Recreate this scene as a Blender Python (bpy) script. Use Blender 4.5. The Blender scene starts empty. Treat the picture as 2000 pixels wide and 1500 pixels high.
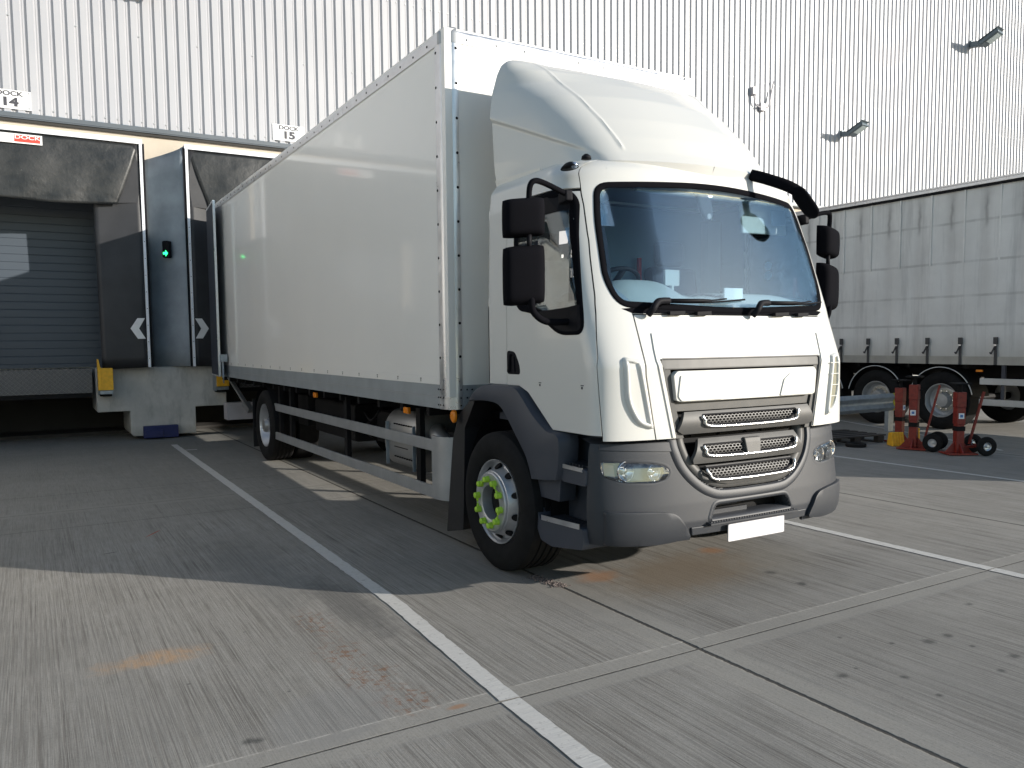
import bpy, bmesh, math, random
from mathutils import Vector, Matrix
random.seed(7)
sc = bpy.context.scene
COL = sc.collection
R = math.radians
# ------------------------------------------------------------------ camera
cd = bpy.data.cameras.new('camera'); cam = bpy.data.objects.new('camera', cd); COL.objects.link(cam)
r2 = Vector((0.85938649, -0.5112301, -0.00993176)); u2 = Vector((0.0462443, 0.05836421, 0.99722369)); fw = Vector((0.5092311, 0.85745986, -0.0737989))
m = Matrix.Identity(4)
for i in range(3):
    m[i][0] = r2[i]; m[i][1] = u2[i]; m[i][2] = -fw[i]
m[0][3], m[1][3], m[2][3] = -4.1009, -5.7212, 1.671
cam.matrix_world = m
cd.sensor_width = 36; cd.lens = 1579.78 / 2000 * 36; cd.shift_y = 35.75 / 2000
cd.clip_start = .05; cd.clip_end = 2000
sc.camera = cam
# ------------------------------------------------------------------ sky, sun, exposure
SUN_EL, SUN_AZ = 15.5, 135.0          # azimuth clockwise from +Y
w = bpy.data.worlds.new("World"); sc.world = w; w.use_nodes = True
nt = w.node_tree; bg = nt.nodes['Background']
sky = nt.nodes.new('ShaderNodeTexSky'); sky.sky_type = 'NISHITA'; sky.sun_disc = False
sky.sun_elevation = R(SUN_EL); sky.sun_rotation = R(SUN_AZ); sky.air_density = 1.0; sky.dust_density = .3; sky.ozone_density = 2.5
wb = nt.nodes.new('ShaderNodeMix'); wb.data_type = 'RGBA'; wb.blend_type = 'MULTIPLY'; wb.inputs[0].default_value = 1; wb.inputs[7].default_value = (1.08, 1.0, .88, 1)
nt.links.new(sky.outputs[0], wb.inputs[6]); nt.links.new(wb.outputs[2], bg.inputs[0]); bg.inputs[1].default_value = 0.125
sd = bpy.data.lights.new('sun', 'SUN'); sun = bpy.data.objects.new('sun', sd); COL.objects.link(sun)
sd.energy = 4.3; sd.angle = R(.55); sd.color = (1.0, .935, .84)
ts = Vector((math.sin(R(SUN_AZ)) * math.cos(R(SUN_EL)), math.cos(R(SUN_AZ)) * math.cos(R(SUN_EL)), math.sin(R(SUN_EL))))
sun.rotation_euler = ts.to_track_quat('Z', 'Y').to_euler()
sun.location = (20, -20, 12)
sc.view_settings.view_transform = 'Standard'; sc.view_settings.look = 'None'
sc.view_settings.exposure = .64; sc.view_settings.gamma = 1

# ------------------------------------------------------------------ materials
class NT:
    def __init__(s, name):
        s.m = bpy.data.materials.new(name); s.m.use_nodes = True; s.t = s.m.node_tree
        s.b = s.t.nodes['Principled BSDF']; s.out = s.t.nodes['Material Output']
    def n(s, ty, **k):
        o = s.t.nodes.new(ty)
        for a, v in k.items(): setattr(o, a, v)
        return o
    def put(s, sock, v):
        if hasattr(v, 'node'): s.t.links.new(v, sock)
        elif v is not None: sock.default_value = v
    def M(s, op, a, b=None, c=None):
        o = s.n('ShaderNodeMath', operation=op); s.put(o.inputs[0], a)
        if b is not None: s.put(o.inputs[1], b)
        if c is not None: s.put(o.inputs[2], c)
        return o.outputs[0]
    def coord(s):
        if not hasattr(s, '_c'): s._c = s.n('ShaderNodeTexCoord').outputs['Object']
        return s._c
    def xyz(s):
        if not hasattr(s, '_x'):
            q = s.n('ShaderNodeSeparateXYZ'); s.t.links.new(s.coord(), q.inputs[0]); s._x = q.outputs
        return s._x
    def mp(s, scale=(1, 1, 1), loc=(0, 0, 0), rot=(0, 0, 0)):
        q = s.n('ShaderNodeMapping'); s.t.links.new(s.coord(), q.inputs[0])
        q.inputs['Scale'].default_value = scale; q.inputs['Location'].default_value = loc; q.inputs['Rotation'].default_value = rot
        return q.outputs[0]
    def noise(s, scale=5, det=4, rough=.55, vec=None, dist=0):
        q = s.n('ShaderNodeTexNoise'); s.t.links.new(vec or s.coord(), q.inputs['Vector'])
        q.inputs['Scale'].default_value = scale; q.inputs['Detail'].default_value = det; q.inputs['Roughness'].default_value = rough; q.inputs['Distortion'].default_value = dist
        return q.outputs[0]
    def rng(s, v, a, b, c=0, d=1, smooth=False):
        q = s.n('ShaderNodeMapRange', clamp=True)
        if smooth: q.interpolation_type = 'SMOOTHSTEP'
        s.put(q.inputs[0], v)
        for i, x in enumerate((a, b, c, d)): s.put(q.inputs[i + 1], x)
        return q.outputs[0]
    def mix(s, f, a, b, bt='MIX'):
        q = s.n('ShaderNodeMix', data_type='RGBA', blend_type=bt)
        s.put(q.inputs[0], f); s.put(q.inputs[6], c4(a)); s.put(q.inputs[7], c4(b)); return q.outputs[2]
    def bump(s, h, strength=.3, dist=.01, nrm=None):
        q = s.n('ShaderNodeBump'); s.put(q.inputs['Height'], h); q.inputs['Strength'].default_value = strength; q.inputs['Distance'].default_value = dist
        if nrm is not None: s.put(q.inputs['Normal'], nrm)
        s.t.links.new(q.outputs[0], s.b.inputs['Normal']); return q.outputs[0]
    def set(s, **k):
        K = dict(col='Base Color', rough='Roughness', metal='Metallic', coat='Coat Weight', coatr='Coat Roughness', spec='Specular IOR Level', em='Emission Color', ems='Emission Strength', trans='Transmission Weight', ior='IOR', alpha='Alpha')
        for a, v in k.items(): s.put(s.b.inputs[K[a]], c4(v) if a in ('col', 'em') else v)
        return s
def c4(c):
    if isinstance(c, (tuple, list)): return (c[0], c[1], c[2], 1.0)
    return c
MATS = {}
def simple(name, col, rough=.5, metal=0, var=.12, vscale=3, bump=0, bscale=60, coat=0, spec=.5, rvar=.0):
    q = NT(name)
    n = q.noise(vscale, 5)
    f = q.rng(n, .3, .7)
    c = q.mix(f, tuple(x * (1 - var) for x in col), tuple(min(1, x * (1 + var)) for x in col))
    q.set(col=c, metal=metal, spec=spec)
    q.set(rough=q.rng(n, .3, .7, rough - rvar, rough + rvar) if rvar else rough)
    if coat: q.set(coat=coat, coatr=.06)
    if bump: q.bump(q.noise(bscale, 3), bump, .002)
    MATS[name] = q.m; return q.m
def glow(name, col, s):
    q = NT(name); q.set(col=(0, 0, 0), em=col, ems=s); MATS[name] = q.m; return q.m
def glass(name, tint, refl=.05, rough=.0, mx=.9, k=1.6):
    q = NT(name); t = q.t
    tr = q.n('ShaderNodeBsdfTransparent'); tr.inputs[0].default_value = c4(tint)
    gl = q.n('ShaderNodeBsdfGlossy'); gl.inputs['Roughness'].default_value = rough; gl.inputs[0].default_value = (1, 1, 1, 1)
    fr = q.n('ShaderNodeFresnel'); fr.inputs[0].default_value = 1.52
    f = q.M('MINIMUM', q.M('ADD', q.M('MULTIPLY', fr.outputs[0], k), refl), mx)
    ms = q.n('ShaderNodeMixShader'); q.put(ms.inputs[0], f); t.links.new(tr.outputs[0], ms.inputs[1]); t.links.new(gl.outputs[0], ms.inputs[2])
    t.links.new(ms.outputs[0], q.out.inputs[0]); MATS[name] = q.m; return q.m

WHITE = simple('white_paint', (.66, .652, .618), .30, var=.015, coat=.5, vscale=1.2)
BOXP = simple('panel_white', (.865, .845, .80), .30, var=.02, vscale=.7, coat=.55)
ALU = simple('brushed_aluminium', (.62, .63, .65), .34, .85, var=.14, vscale=6, rvar=.1)
ALUD = simple('dull_aluminium', (.40, .41, .42), .45, .6, var=.1, vscale=5)
STEELR = simple('galvanised_rail', (.33, .36, .38), .5, .4, var=.1, vscale=4)
GREYP = simple('grey_bumper_plastic', (.036, .039, .046), .5, var=.06, bump=.15, bscale=900, spec=.4)
GREYD = simple('dark_grey_plastic', (.050, .056, .072), .5, var=.08, bump=.15, bscale=900, spec=.35)
GRILLE = simple('grille_silver_grey', (.095, .093, .09), .5, .05, var=.1, spec=.3, vscale=9)
BLACK = simple('black_plastic', (.010, .010, .013), .62, var=.1, spec=.12)
SEAL = simple('matt_black_rubber', (.007, .007, .009), .9, var=.1, spec=.03)
RUBBER = simple('tyre_rubber', (.011, .011, .0115), .85, var=.2, vscale=14, bump=.2, bscale=80, spec=.2)
CHASS = simple('chassis_black', (.007, .007, .008), .7, var=.3, spec=.2)
CHROME = simple('polished_metal', (.85, .85, .86), .14, 1, var=.02)
WHEELM = simple('wheel_silver', (.52, .53, .55), .4, .7, var=.12, vscale=8)
SILV = simple('silver_tank', (.36, .355, .35), .42, .7, var=.1)
LIME = simple('lime_plastic', (.40, .66, .05), .5, var=.05)
AMBER = simple('amber_lens', (.85, .25, .01), .25, var=.05, coat=.5)
PLATE = simple('plate_white', (.82, .82, .80), .3, var=.01)
INTD = simple('interior_dark', (.028, .034, .05), .7, var=.15)
INTG = simple('interior_grey', (.56, .58, .55), .7, var=.06)
INTB = simple('interior_bluegrey', (.20, .27, .34), .7, var=.08)
REDM = simple('red_paint_worn', (.19, .017, .010), .5, var=.25, vscale=18)
YEL = simple('yellow_paint', (.78, .42, .02), .5, var=.15, vscale=14)
GALV = simple('galvanised_steel', (.30, .34, .38), .42, .6, var=.15, vscale=9)
FABG = simple('grey_fabric', (.25, .285, .32), .6, var=.2, vscale=2.5, bump=.2, bscale=200)
FABD = simple('flap_fabric', (.024, .025, .029), .55, var=.2, vscale=3)
FRAMEW = simple('white_edge_strip', (.80, .82, .86), .35, .0, var=.06, vscale=8)
TRIMD = simple('dark_trim', (.11, .125, .14), .4, .2, var=.06)
NEARBLK = simple('near_black', (.03, .028, .025), .8)
CREAMW = simple('render_cream', (.50, .44, .36), .8, var=.06, vscale=3, bump=.2, bscale=120)
SIGNW = simple('sign_white', (.78, .78, .78), .4, var=.05, vscale=6)
INK = simple('sign_ink', (.05, .05, .06), .5)
REDS = simple('sign_red', (.62, .06, .04), .45, var=.12, vscale=30)
LAMPG = simple('lamp_grey', (.10, .13, .15), .4, .3)
LAMPGL = simple('lamp_glass', (.42, .5, .5), .2, coat=.6)
CONDUIT = simple('conduit_grey', (.42, .40, .42), .5)
BLUEM = simple('blue_plastic', (.008, .016, .10), .5, var=.2)
STK = simple('sticker', (.72, .76, .8), .4, var=.1, vscale=40)
STKB = simple('sticker_blue', (.05, .16, .42), .4)
CLEARM = simple('lamp_reflector', (.40, .47, .58), .22, .7, var=.04)
GLASS = glass('windscreen_glass', (.81, .90, .95), .0, k=.42)
GLASSS = glass('side_glass', (.62, .68, .70), .02, k=1.0)
GLASSL = glass('lamp_lens', (.92, .94, .96), .03)
GREEN = glow('green_led', (.02, 1.0, .22), 3.0)
REFB = simple('lamp_inner', (.22, .26, .32), .35, .4, coat=.3)
TREAD = simple('step_tread', (.05, .052, .06), .45, .3)
YELG = simple('yellow_green_paint', (.5, .42, .03), .5, var=.25, vscale=20)
MUDF = simple('mudflap_rubber', (.014, .014, .016), .5)
VENT = simple('vent_mesh', (.22, .21, .15), .6, var=.1, vscale=40)
WOODD = simple('dark_pallet', (.035, .03, .028), .8, var=.3)

# --- scuffed shelter curtain
def mk_curtain():
    q = NT('shelter_curtain'); v = q.mp((1.0, 1, .9))
    a = q.rng(q.noise(1, 7, .62, q.mp((1.1, 1, 2.6)), .2), .36, .74)
    b = q.rng(q.noise(1, 6, .7, q.mp((38, 1, 5))), .52, .72)
    z = q.xyz()[2]
    low = q.rng(z, 3.35, 2.85)
    f = q.M('ADD', q.M('MULTIPLY', a, q.M('ADD', q.M('MULTIPLY', low, .35), .40)), q.M('MULTIPLY', b, q.M('MULTIPLY', low, .55)))
    c = q.mix(f, (.009, .011, .013), (.052, .054, .053))
    scr = q.rng(q.noise(34, 3, .5, q.mp((1.6, 1, .7), rot=(0, .6, 0)), 2.2), .73, .76)
    zone = q.rng(q.noise(2.7, 2), .55, .62)
    c = q.mix(q.M('MULTIPLY', scr, zone), c, (.40, .40, .36))
    q.set(col=c, rough=q.rng(a, 0, 1, .42, .62)); q.bump(q.noise(3, 4), .5, .04)
    MATS['c'] = q.m; return q.m
CURT = mk_curtain()
# --- ground
def ellipse(q, cx, cy, rx, ry, rot=0, soft=1.0, nz=None, warp=.5):
    X, Y = q.xyz()[0], q.xyz()[1]
    dx = q.M('SUBTRACT', X, cx); dy = q.M('SUBTRACT', Y, cy)
    ca, sa = math.cos(rot), math.sin(rot)
    a = q.M('DIVIDE', q.M('ADD', q.M('MULTIPLY', dx, ca), q.M('MULTIPLY', dy, sa)), rx)
    b = q.M('DIVIDE', q.M('SUBTRACT', q.M('MULTIPLY', dy, ca), q.M('MULTIPLY', dx, sa)), ry)
    d = q.M('SQRT', q.M('ADD', q.M('MULTIPLY', a, a), q.M('MULTIPLY', b, b)))
    if nz is not None: d = q.M('ADD', d, q.M('MULTIPLY', q.M('SUBTRACT', nz, .5), warp * 2))
    return q.rng(d, 1.0 + .0, 1.0 - soft * .7, 0, 1, True)
def mk_ground():
    q = NT('brushed_concrete'); X, Y = q.xyz()[0], q.xyz()[1]
    n1 = q.noise(.9, 6, .6); n2 = q.noise(7, 6, .65); n3 = q.noise(60, 4, .7)
    # joints
    jx = q.M('MULTIPLY', q.M('SUBTRACT', q.M('FRACT', q.M('ADD', q.M('DIVIDE', q.M('ADD', X, 1.05), 4.47), .5)), .5), 4.47)
    dx = q.M('ABSOLUTE', jx)
    dy = None
    for y in (-2.55, 3.62, 9.2, -8.9):
        d = q.M('ABSOLUTE', q.M('SUBTRACT', Y, y)); dy = d if dy is None else q.M('MINIMUM', dy, d)
    wob = q.M('MULTIPLY', q.M('SUBTRACT', q.noise(1.3, 3), .5), .05)
    wobf = q.M('MULTIPLY', q.M('SUBTRACT', q.noise(25, 3), .5), .012)
    line_x = q.rng(q.M('ADD', dx, q.M('MULTIPLY', wobf, 1.5)), .008, .018, 1, 0); line_y = q.rng(q.M('ADD', dy, q.M('MULTIPLY', wobf, .6)), .002, .0075, 1, 0)
    thin = None
    for y in (2.74, 4.7):
        d = q.rng(q.M('ABSOLUTE', q.M('SUBTRACT', q.M('ADD', Y, q.M('MULTIPLY', wob, .3)), y)), .002, .009, 1, 0); thin = d if thin is None else q.M('MAXIMUM', thin, d)
    mxm = q.rng(q.M('ADD', dx, wob), .13, .18, 1, 0); mym = q.rng(q.M('ADD', dy, wob), .105, .14, 1, 0)
    margin = q.M('MAXIMUM', mxm, mym)
    # slab tone
    sl = q.n('ShaderNodeTexWhiteNoise', noise_dimensions='2D')
    cx = q.n('ShaderNodeCombineXYZ'); q.put(cx.inputs[0], q.M('FLOOR', q.M('DIVIDE', q.M('ADD', X, 1.05), 4.47))); q.put(cx.inputs[1], q.M('FLOOR', q.M('DIVIDE', q.M('ADD', Y, 2.55), 6.17)))
    q.t.links.new(cx.outputs[0], sl.inputs[0])
    slab = sl.outputs[0]
    # brushing
    st1 = q.noise(1, 5, .75, q.mp((78, .7, 1))); st2 = q.noise(1, 3, .6, q.mp((19, .25, 1))); brk = q.noise(2.2, 4)
    st3 = q.noise(1, 2, .6, q.mp((150, 3.5, 1)))
    stripe = q.M('MULTIPLY', q.rng(st1, .45, .58, 0, 1), q.rng(st2, .38, .62, .25, 1))
    stripe = q.M('MULTIPLY', stripe, q.rng(brk, .35, .6, .45, 1))
    fade = q.rng(Y, -.5, 5, 1, .35)
    st = q.M('MULTIPLY', q.M('MULTIPLY', stripe, q.M('SUBTRACT', 1, margin)), fade)
    base = q.mix(q.rng(n1, .3, .7), (.252, .240, .215), (.340, .325, .295))
    base = q.mix(q.M('MULTIPLY', q.rng(n2, .35, .7), .35), base, (.235, .23, .22))
    base = q.mix(q.M('MULTIPLY', slab, .18), base, (.25, .25, .25))
    base = q.mix(q.M('MULTIPLY', q.rng(st3, .42, .62), .42), base, (.15, .138, .12))
    base = q.mix(q.M('MULTIPLY', st, .85), base, (.085, .075, .065))
    base = q.mix(q.M('MULTIPLY', margin, .45), base, (.275, .262, .235))
    base = q.mix(q.M('MULTIPLY', q.rng(n3, .52, .72), .5), base, (.13, .12, .11))
    base = q.mix(q.M('MULTIPLY', q.rng(q.noise(190, 3, .7), .56, .72), .45), base, (.10, .09, .08)); base = q.mix(q.M('MULTIPLY', q.rng(q.noise(130, 3, .7, q.mp(loc=(5, 5, 0))), .6, .74), .5), base, (.50, .47, .42))
    # dirty zones, then a darker tone toward the dock
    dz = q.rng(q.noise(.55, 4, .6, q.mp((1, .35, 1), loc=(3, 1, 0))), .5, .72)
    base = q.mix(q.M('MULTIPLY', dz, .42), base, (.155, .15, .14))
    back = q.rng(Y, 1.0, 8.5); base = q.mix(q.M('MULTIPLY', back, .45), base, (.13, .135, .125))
    def stain(mask, col, k): 
        nonlocal base
        base = q.mix(q.M('MULTIPLY', mask, k), base, col)
    wn = q.noise(6, 5, .7); wf = q.noise(22, 5, .7)
    speck = q.rng(wf, .42, .62)
    rn = q.noise(1, 4, .7, q.mp((26, 9, 1)))
    stain(q.M('MULTIPLY', ellipse(q, -3.6, -1.11, .36, .16, .05, 1, wn, .7), q.rng(rn, .36, .6, .25, 1)), (.40, .255, .145), .8)
    for (a, b, c_, d) in ((-2.70, -1.0, .14, .35), (-2.73, -1.55, .17, .3), (-2.72, -1.95, .2, .28), (-2.66, -2.3, .2, .2)):
        stain(q.M('MULTIPLY', ellipse(q, a, b, c_, d, 0, 1, wn, .8), q.rng(wf, .5, .6)), (.19, .085, .04), .7)
    stain(ellipse(q, -2.48, -2.48, .07, .03, 0, 1, wf, .4), (.30, .16, .08), .7)
    stain(ellipse(q, -.70, -1.15, .22, .2, 0, 1, wn, .7), (.36, .17, .07), .6)
    stain(ellipse(q, .50, -1.07, .16, .13, 0, 1, wn, .5), (.34, .16, .06), .6)
    stain(ellipse(q, -.1, -1.4, .9, .55, .2, 1, wn, .5), (.19, .14, .09), .55)
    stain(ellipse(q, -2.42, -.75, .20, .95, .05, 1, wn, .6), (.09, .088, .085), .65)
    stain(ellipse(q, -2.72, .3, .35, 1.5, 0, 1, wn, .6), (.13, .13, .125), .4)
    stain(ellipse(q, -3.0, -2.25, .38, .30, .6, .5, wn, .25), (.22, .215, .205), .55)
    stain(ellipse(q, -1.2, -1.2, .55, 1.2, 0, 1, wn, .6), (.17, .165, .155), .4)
    for (a, b, rr) in ((-3.385, -2.30, .038), (-3.345, -2.315, .03), (.411, -1.748, .055), (.378, -2.05, .05), (-.266, -2.843, .018), (-.701, -3.189, .04), (-.457, -3.357, .028), (.095, -3.145, .045), (.268, -3.143, .04), (.274, -3.499, .04), (.022, -3.569, .03), (-.508, -3.573, .022), (-.561, -3.165, .016), (.229, -3.309, .02), (1.1, -3.3, .04), (.9, -2.9, .03), (1.4, -3.8, .05), (.6, -3.9, .03), (-.1, -3.05, .02), (-3.1, -1.9, .012), (-3.5, -1.55, .012), (-3.1, -.95, .01)):
        stain(ellipse(q, a, b, rr * 1.25, rr * 1.1, 0, 1.2, wf, .7), (.055, .055, .052), .75)
    for a, b, ang, L in ((-3.23, 2.05, 1.0, .16), (-3.62, 1.5, .2, .07)):
        stain(ellipse(q, a, b, L, .011, ang, .6, wf, .2), (.35, .05, .02) if L > .1 else (.03, .03, .03), .8)
    # smooth/green strip in far shade
    jm = q.M('MAXIMUM', q.M('MAXIMUM', line_x, line_y), q.M('MULTIPLY', thin, .75))
    base = q.mix(q.M('MULTIPLY', jm, .9), base, (.028, .026, .024))
    edge = q.rng(q.M('ABSOLUTE', q.M('SUBTRACT', Y, q.M('ADD', -2.425, q.M('MULTIPLY', wobf, .6)))), .002, .007, 1, 0)
    edge = q.M('MULTIPLY', edge, q.rng(q.noise(14, 3), .4, .55))
    base = q.mix(q.M('MULTIPLY', edge, .55), base, (.46, .44, .40))
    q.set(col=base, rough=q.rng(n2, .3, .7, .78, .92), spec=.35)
    h = q.M('ADD', q.M('MULTIPLY', q.M('MULTIPLY', q.M('SUBTRACT', 1, st1), q.M('SUBTRACT', 1, margin)), .9), q.M('MULTIPLY', n3, .35))
    h = q.M('SUBTRACT', h, q.M('MULTIPLY', jm, 2.5))
    q.bump(h, .5, .006)
    return q.m
GROUND = mk_ground()
def mk_line():
    q = NT('worn_white_paint')
    f = q.rng(q.noise(30, 6, .75), .56, .70); g = q.rng(q.noise(1, 4, .7, q.mp((5, 38, 1))), .4, .75)
    c = q.mix(q.M('MULTIPLY', g, .35), (.52, .51, .485), (.36, .35, .335)); c = q.mix(q.M('MULTIPLY', f, .8), c, (.22, .21, .2))
    q.set(col=c, rough=.75); q.bump(q.noise(1, 3, .6, q.mp((6, 50, 6))), .5, .006); return q.m
LINE = mk_line()
def mk_conc():
    q = NT('dock_concrete'); z = q.xyz()[2]
    a = q.rng(q.noise(2.5, 6, .6), .35, .68); b = q.rng(q.noise(6, 5, .7, q.mp((1, 1, .3))), .5, .75)
    c = q.mix(a, (.42, .42, .40), (.56, .55, .52)); c = q.mix(q.M('MULTIPLY', b, .5), c, (.17, .17, .165))
    c = q.mix(q.M('MULTIPLY', q.rng(z, .25, .05), .4), c, (.16, .15, .12))
    q.set(col=c, rough=.85); q.bump(q.noise(60, 4), .2, .004); return q.m
CONC = mk_conc()
def mk_chequer():
    q = NT('chequer_plate'); X, _, Z = q.xyz()
    a = q.M('SINE', q.M('MULTIPLY', q.M('ADD', X, Z), 150)); b = q.M('SINE', q.M('MULTIPLY', q.M('SUBTRACT', X, Z), 150))
    h = q.M('MAXIMUM', q.rng(a, .55, .9), q.rng(b, .55, .9)); h2 = q.M('MULTIPLY', h, q.rng(q.M('MULTIPLY', q.M('SINE', q.M('MULTIPLY', X, 75)), q.M('SINE', q.M('MULTIPLY', Z, 75))), -.3, .2))
    q.set(col=q.mix(h2, (.10, .10, .105), (.2, .2, .2)), metal=.6, rough=.42); q.bump(h2, .7, .004); return q.m
CHEQ = mk_chequer()
def mk_door():
    q = NT('roller_door'); Z = q.xyz()[2]
    s = q.M('FRACT', q.M('MULTIPLY', Z, 7.3)); g = q.rng(q.M('ABSOLUTE', q.M('SUBTRACT', s, .5)), .44, .49)
    q.set(col=q.mix(g, (.055, .070, .090), (.042, .054, .071)), rough=.45); q.bump(q.M('SUBTRACT', 1, g), .5, .01); return q.m
DOORM = mk_door()
def mk_clad():
    q = NT('silver_cladding')
    n = q.noise(.8, 4); c = q.mix(n, (.37, .375, .40), (.43, .435, .455)); q.set(col=c, rough=q.rng(n, .3, .7, .42, .5), metal=.05, spec=.5)
    return q.m
CLAD = mk_clad()
def mk_tarp():
    q = NT('dirty_curtain'); X, Y, Z = q.xyz()
    n = q.noise(1.2, 6, .65); n2 = q.noise(1, 5, .7, q.mp((1, 5.0, .35)))
    c = q.mix(q.rng(n, .3, .7), (.64, .63, .61), (.76, .75, .73)); c = q.mix(q.M('MULTIPLY', q.rng(n2, .5, .72), .45), c, (.30, .295, .295))
    # vertical soot streaks between roof bows, strongest near the top
    py = q.M('MULTIPLY', q.M('SUBTRACT', q.M('FRACT', q.M('DIVIDE', q.M('SUBTRACT', Y, 2.33), .62)), .5), .62)
    wv = q.M('MULTIPLY', q.M('SUBTRACT', q.noise(5, 3), .5), .08)
    py = q.M('ABSOLUTE', q.M('ADD', py, wv))
    st = q.M('MULTIPLY', q.rng(py, .0, .045, 1, 0), q.M('MULTIPLY', q.rng(Z, 3.55, 3.7), q.rng(Z, 4.25, 4.0)))
    halo = q.M('MULTIPLY', q.rng(py, .0, .16, 1, 0, True), q.rng(Z, 2.2, 4.0, .15, .5))
    c = q.mix(q.M('MULTIPLY', halo, .6), c, (.27, .26, .255)); c = q.mix(q.M('MULTIPLY', st, .5), c, (.13, .125, .12))
    ts_ = None
    for zz in (3.72, 3.02, 2.42, 1.9):
        d = q.rng(q.M('ABSOLUTE', q.M('SUBTRACT', Z, q.M('ADD', zz, q.M('MULTIPLY', wv, .25)))), .012, .03, 1, 0); ts_ = d if ts_ is None else q.M('MAXIMUM', ts_, d)
    c = q.mix(q.M('MULTIPLY', ts_, q.rng(q.noise(3, 4), .35, .6, .15, .5)), c, (.33, .32, .31))
    low = q.rng(Z, 1.75, 1.2); c = q.mix(q.M('MULTIPLY', low, .45), c, (.34, .32, .27))
    q.set(col=c, rough=.65); q.bump(q.noise(1, 4, .5, q.mp((1, 3, .8))), .35, .02); return q.m
TARP = mk_tarp()

# ------------------------------------------------------------------ mesh helpers
SPLIT = {'edge_strip', 'side_wall', 'frame_post', 'panel_relief', 'guard_post', 'side_guard', 'corner_gusset', 'window_corner', 'silencer_strap', 'round_stickers', 'lamp_bowl', 'bulb', 'inner_pillar', 'underride_bar', 'lift_arm', 'landing_leg', 'curtain_tape', 'tread_edge', 'base_wall', 'washer_jets', 'base_strip', 'bottom_rail', 'grille_flank', 'bumper_ledge', 'latch_bar', 'axles', 'battery_box', 'top_strip'}
def islands(bm):
    seen = set(); out = []
    for f in bm.faces:
        if f in seen: continue
        st = [f]; seen.add(f); comp = []
        while st:
            g = st.pop(); comp.append(g)
            for v in g.verts:
                for h in v.link_faces:
                    if h not in seen: seen.add(h); st.append(h)
        out.append(comp)
    return out
def new_obj(name, bm, mat, parent=None, smooth=False, bevel=0, loc=None, solid=0):
    if name in SPLIT:
        isl = islands(bm)
        if 1 < len(isl) <= 24:
            first = None
            for comp in isl:
                nb = bmesh.new(); mp_ = {}
                for f in comp:
                    for v in f.verts:
                        if v not in mp_: mp_[v] = nb.verts.new(v.co)
                    nb.faces.new([mp_[v] for v in f.verts])
                o = new_obj1(name, nb, mat, parent, smooth, bevel, loc, solid); first = first or o
            bm.free(); return first
    return new_obj1(name, bm, mat, parent, smooth, bevel, loc, solid)
def new_obj1(name, bm, mat, parent=None, smooth=False, bevel=0, loc=None, solid=0):
    me = bpy.data.meshes.new(name)
    bmesh.ops.recalc_face_normals(bm, faces=bm.faces[:]) if not getattr(bm, 'keepn', False) else None
    bm.to_mesh(me); bm.free()
    mats = mat if isinstance(mat, (list, tuple)) else [mat]
    for x in mats: me.materials.append(x)
    if smooth: me.polygons.foreach_set('use_smooth', [True] * len(me.polygons))
    o = bpy.data.objects.new(name, me); COL.objects.link(o)
    if parent is not None: o.parent = parent
    if loc: o.location = loc
    if solid:
        s = o.modifiers.new('s', 'SOLIDIFY'); s.thickness = solid; s.offset = -1
    if bevel:
        b = o.modifiers.new('b', 'BEVEL'); b.width = bevel; b.segments = 2; b.limit_method = 'ANGLE'; b.angle_limit = R(35)
        b.harden_normals = False
    if smooth == 'auto':
        me.polygons.foreach_set('use_smooth', [True] * len(me.polygons))
        e = o.modifiers.new('e', 'EDGE_SPLIT'); e.split_angle = R(35)
    return o
def BM(): return bmesh.new()
def box(bm, x0, x1, y0, y1, z0, z1, mi=0):
    v = [bm.verts.new((x, y, z)) for x in (x0, x1) for y in (y0, y1) for z in (z0, z1)]
    for f in ((0, 1, 3, 2), (4, 6, 7, 5), (0, 4, 5, 1), (2, 3, 7, 6), (0, 2, 6, 4), (1, 5, 7, 3)):
        fc = bm.faces.new([v[i] for i in f]); fc.material_index = mi
    return bm
def bar(bm, a, b, wd, ht, up=(0, 0, 1), mi=0):
    a, b = Vector(a), Vector(b); d = (b - a).normalized(); u = Vector(up)
    s = d.cross(u)
    if s.length < 1e-4: s = d.cross(Vector((1, 0, 0)))
    s.normalize(); u = s.cross(d).normalized()
    vs = [bm.verts.new(p + s * sx * wd / 2 + u * sz * ht / 2) for p in (a, b) for sx, sz in ((-1, -1), (1, -1), (1, 1), (-1, 1))]
    for f in ((0, 1, 2, 3), (7, 6, 5, 4), (0, 4, 5, 1), (1, 5, 6, 2), (2, 6, 7, 3), (3, 7, 4, 0)): bm.faces.new([vs[i] for i in f]).material_index = mi
    return bm
def tube(bm, pts, rad, n=10, cap=True, mi=0, flat=1.0):
    pts = [Vector(p) for p in pts]; rings = []
    prev = None
    for i, p in enumerate(pts):
        d = (pts[min(i + 1, len(pts) - 1)] - pts[max(i - 1, 0)]).normalized()
        if prev is None:
            s = d.cross(Vector((0, 0, 1)))
            if s.length < 1e-3: s = d.cross(Vector((0, 1, 0)))
            s.normalize()
        else: s = (prev - d * prev.dot(d)).normalized()
        prev = s; u = s.cross(d)
        r = rad[i] if isinstance(rad, (list, tuple)) else rad
        rings.append([bm.verts.new(p + s * math.cos(2 * math.pi * k / n) * r + u * math.sin(2 * math.pi * k / n) * r * flat) for k in range(n)])
    for a, b in zip(rings, rings[1:]):
        for k in range(n): bm.faces.new((a[k], a[(k + 1) % n], b[(k + 1) % n], b[k])).material_index = mi
    if cap: bm.faces.new(rings[0][::-1]).material_index = mi; bm.faces.new(rings[-1]).material_index = mi
    return bm
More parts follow.
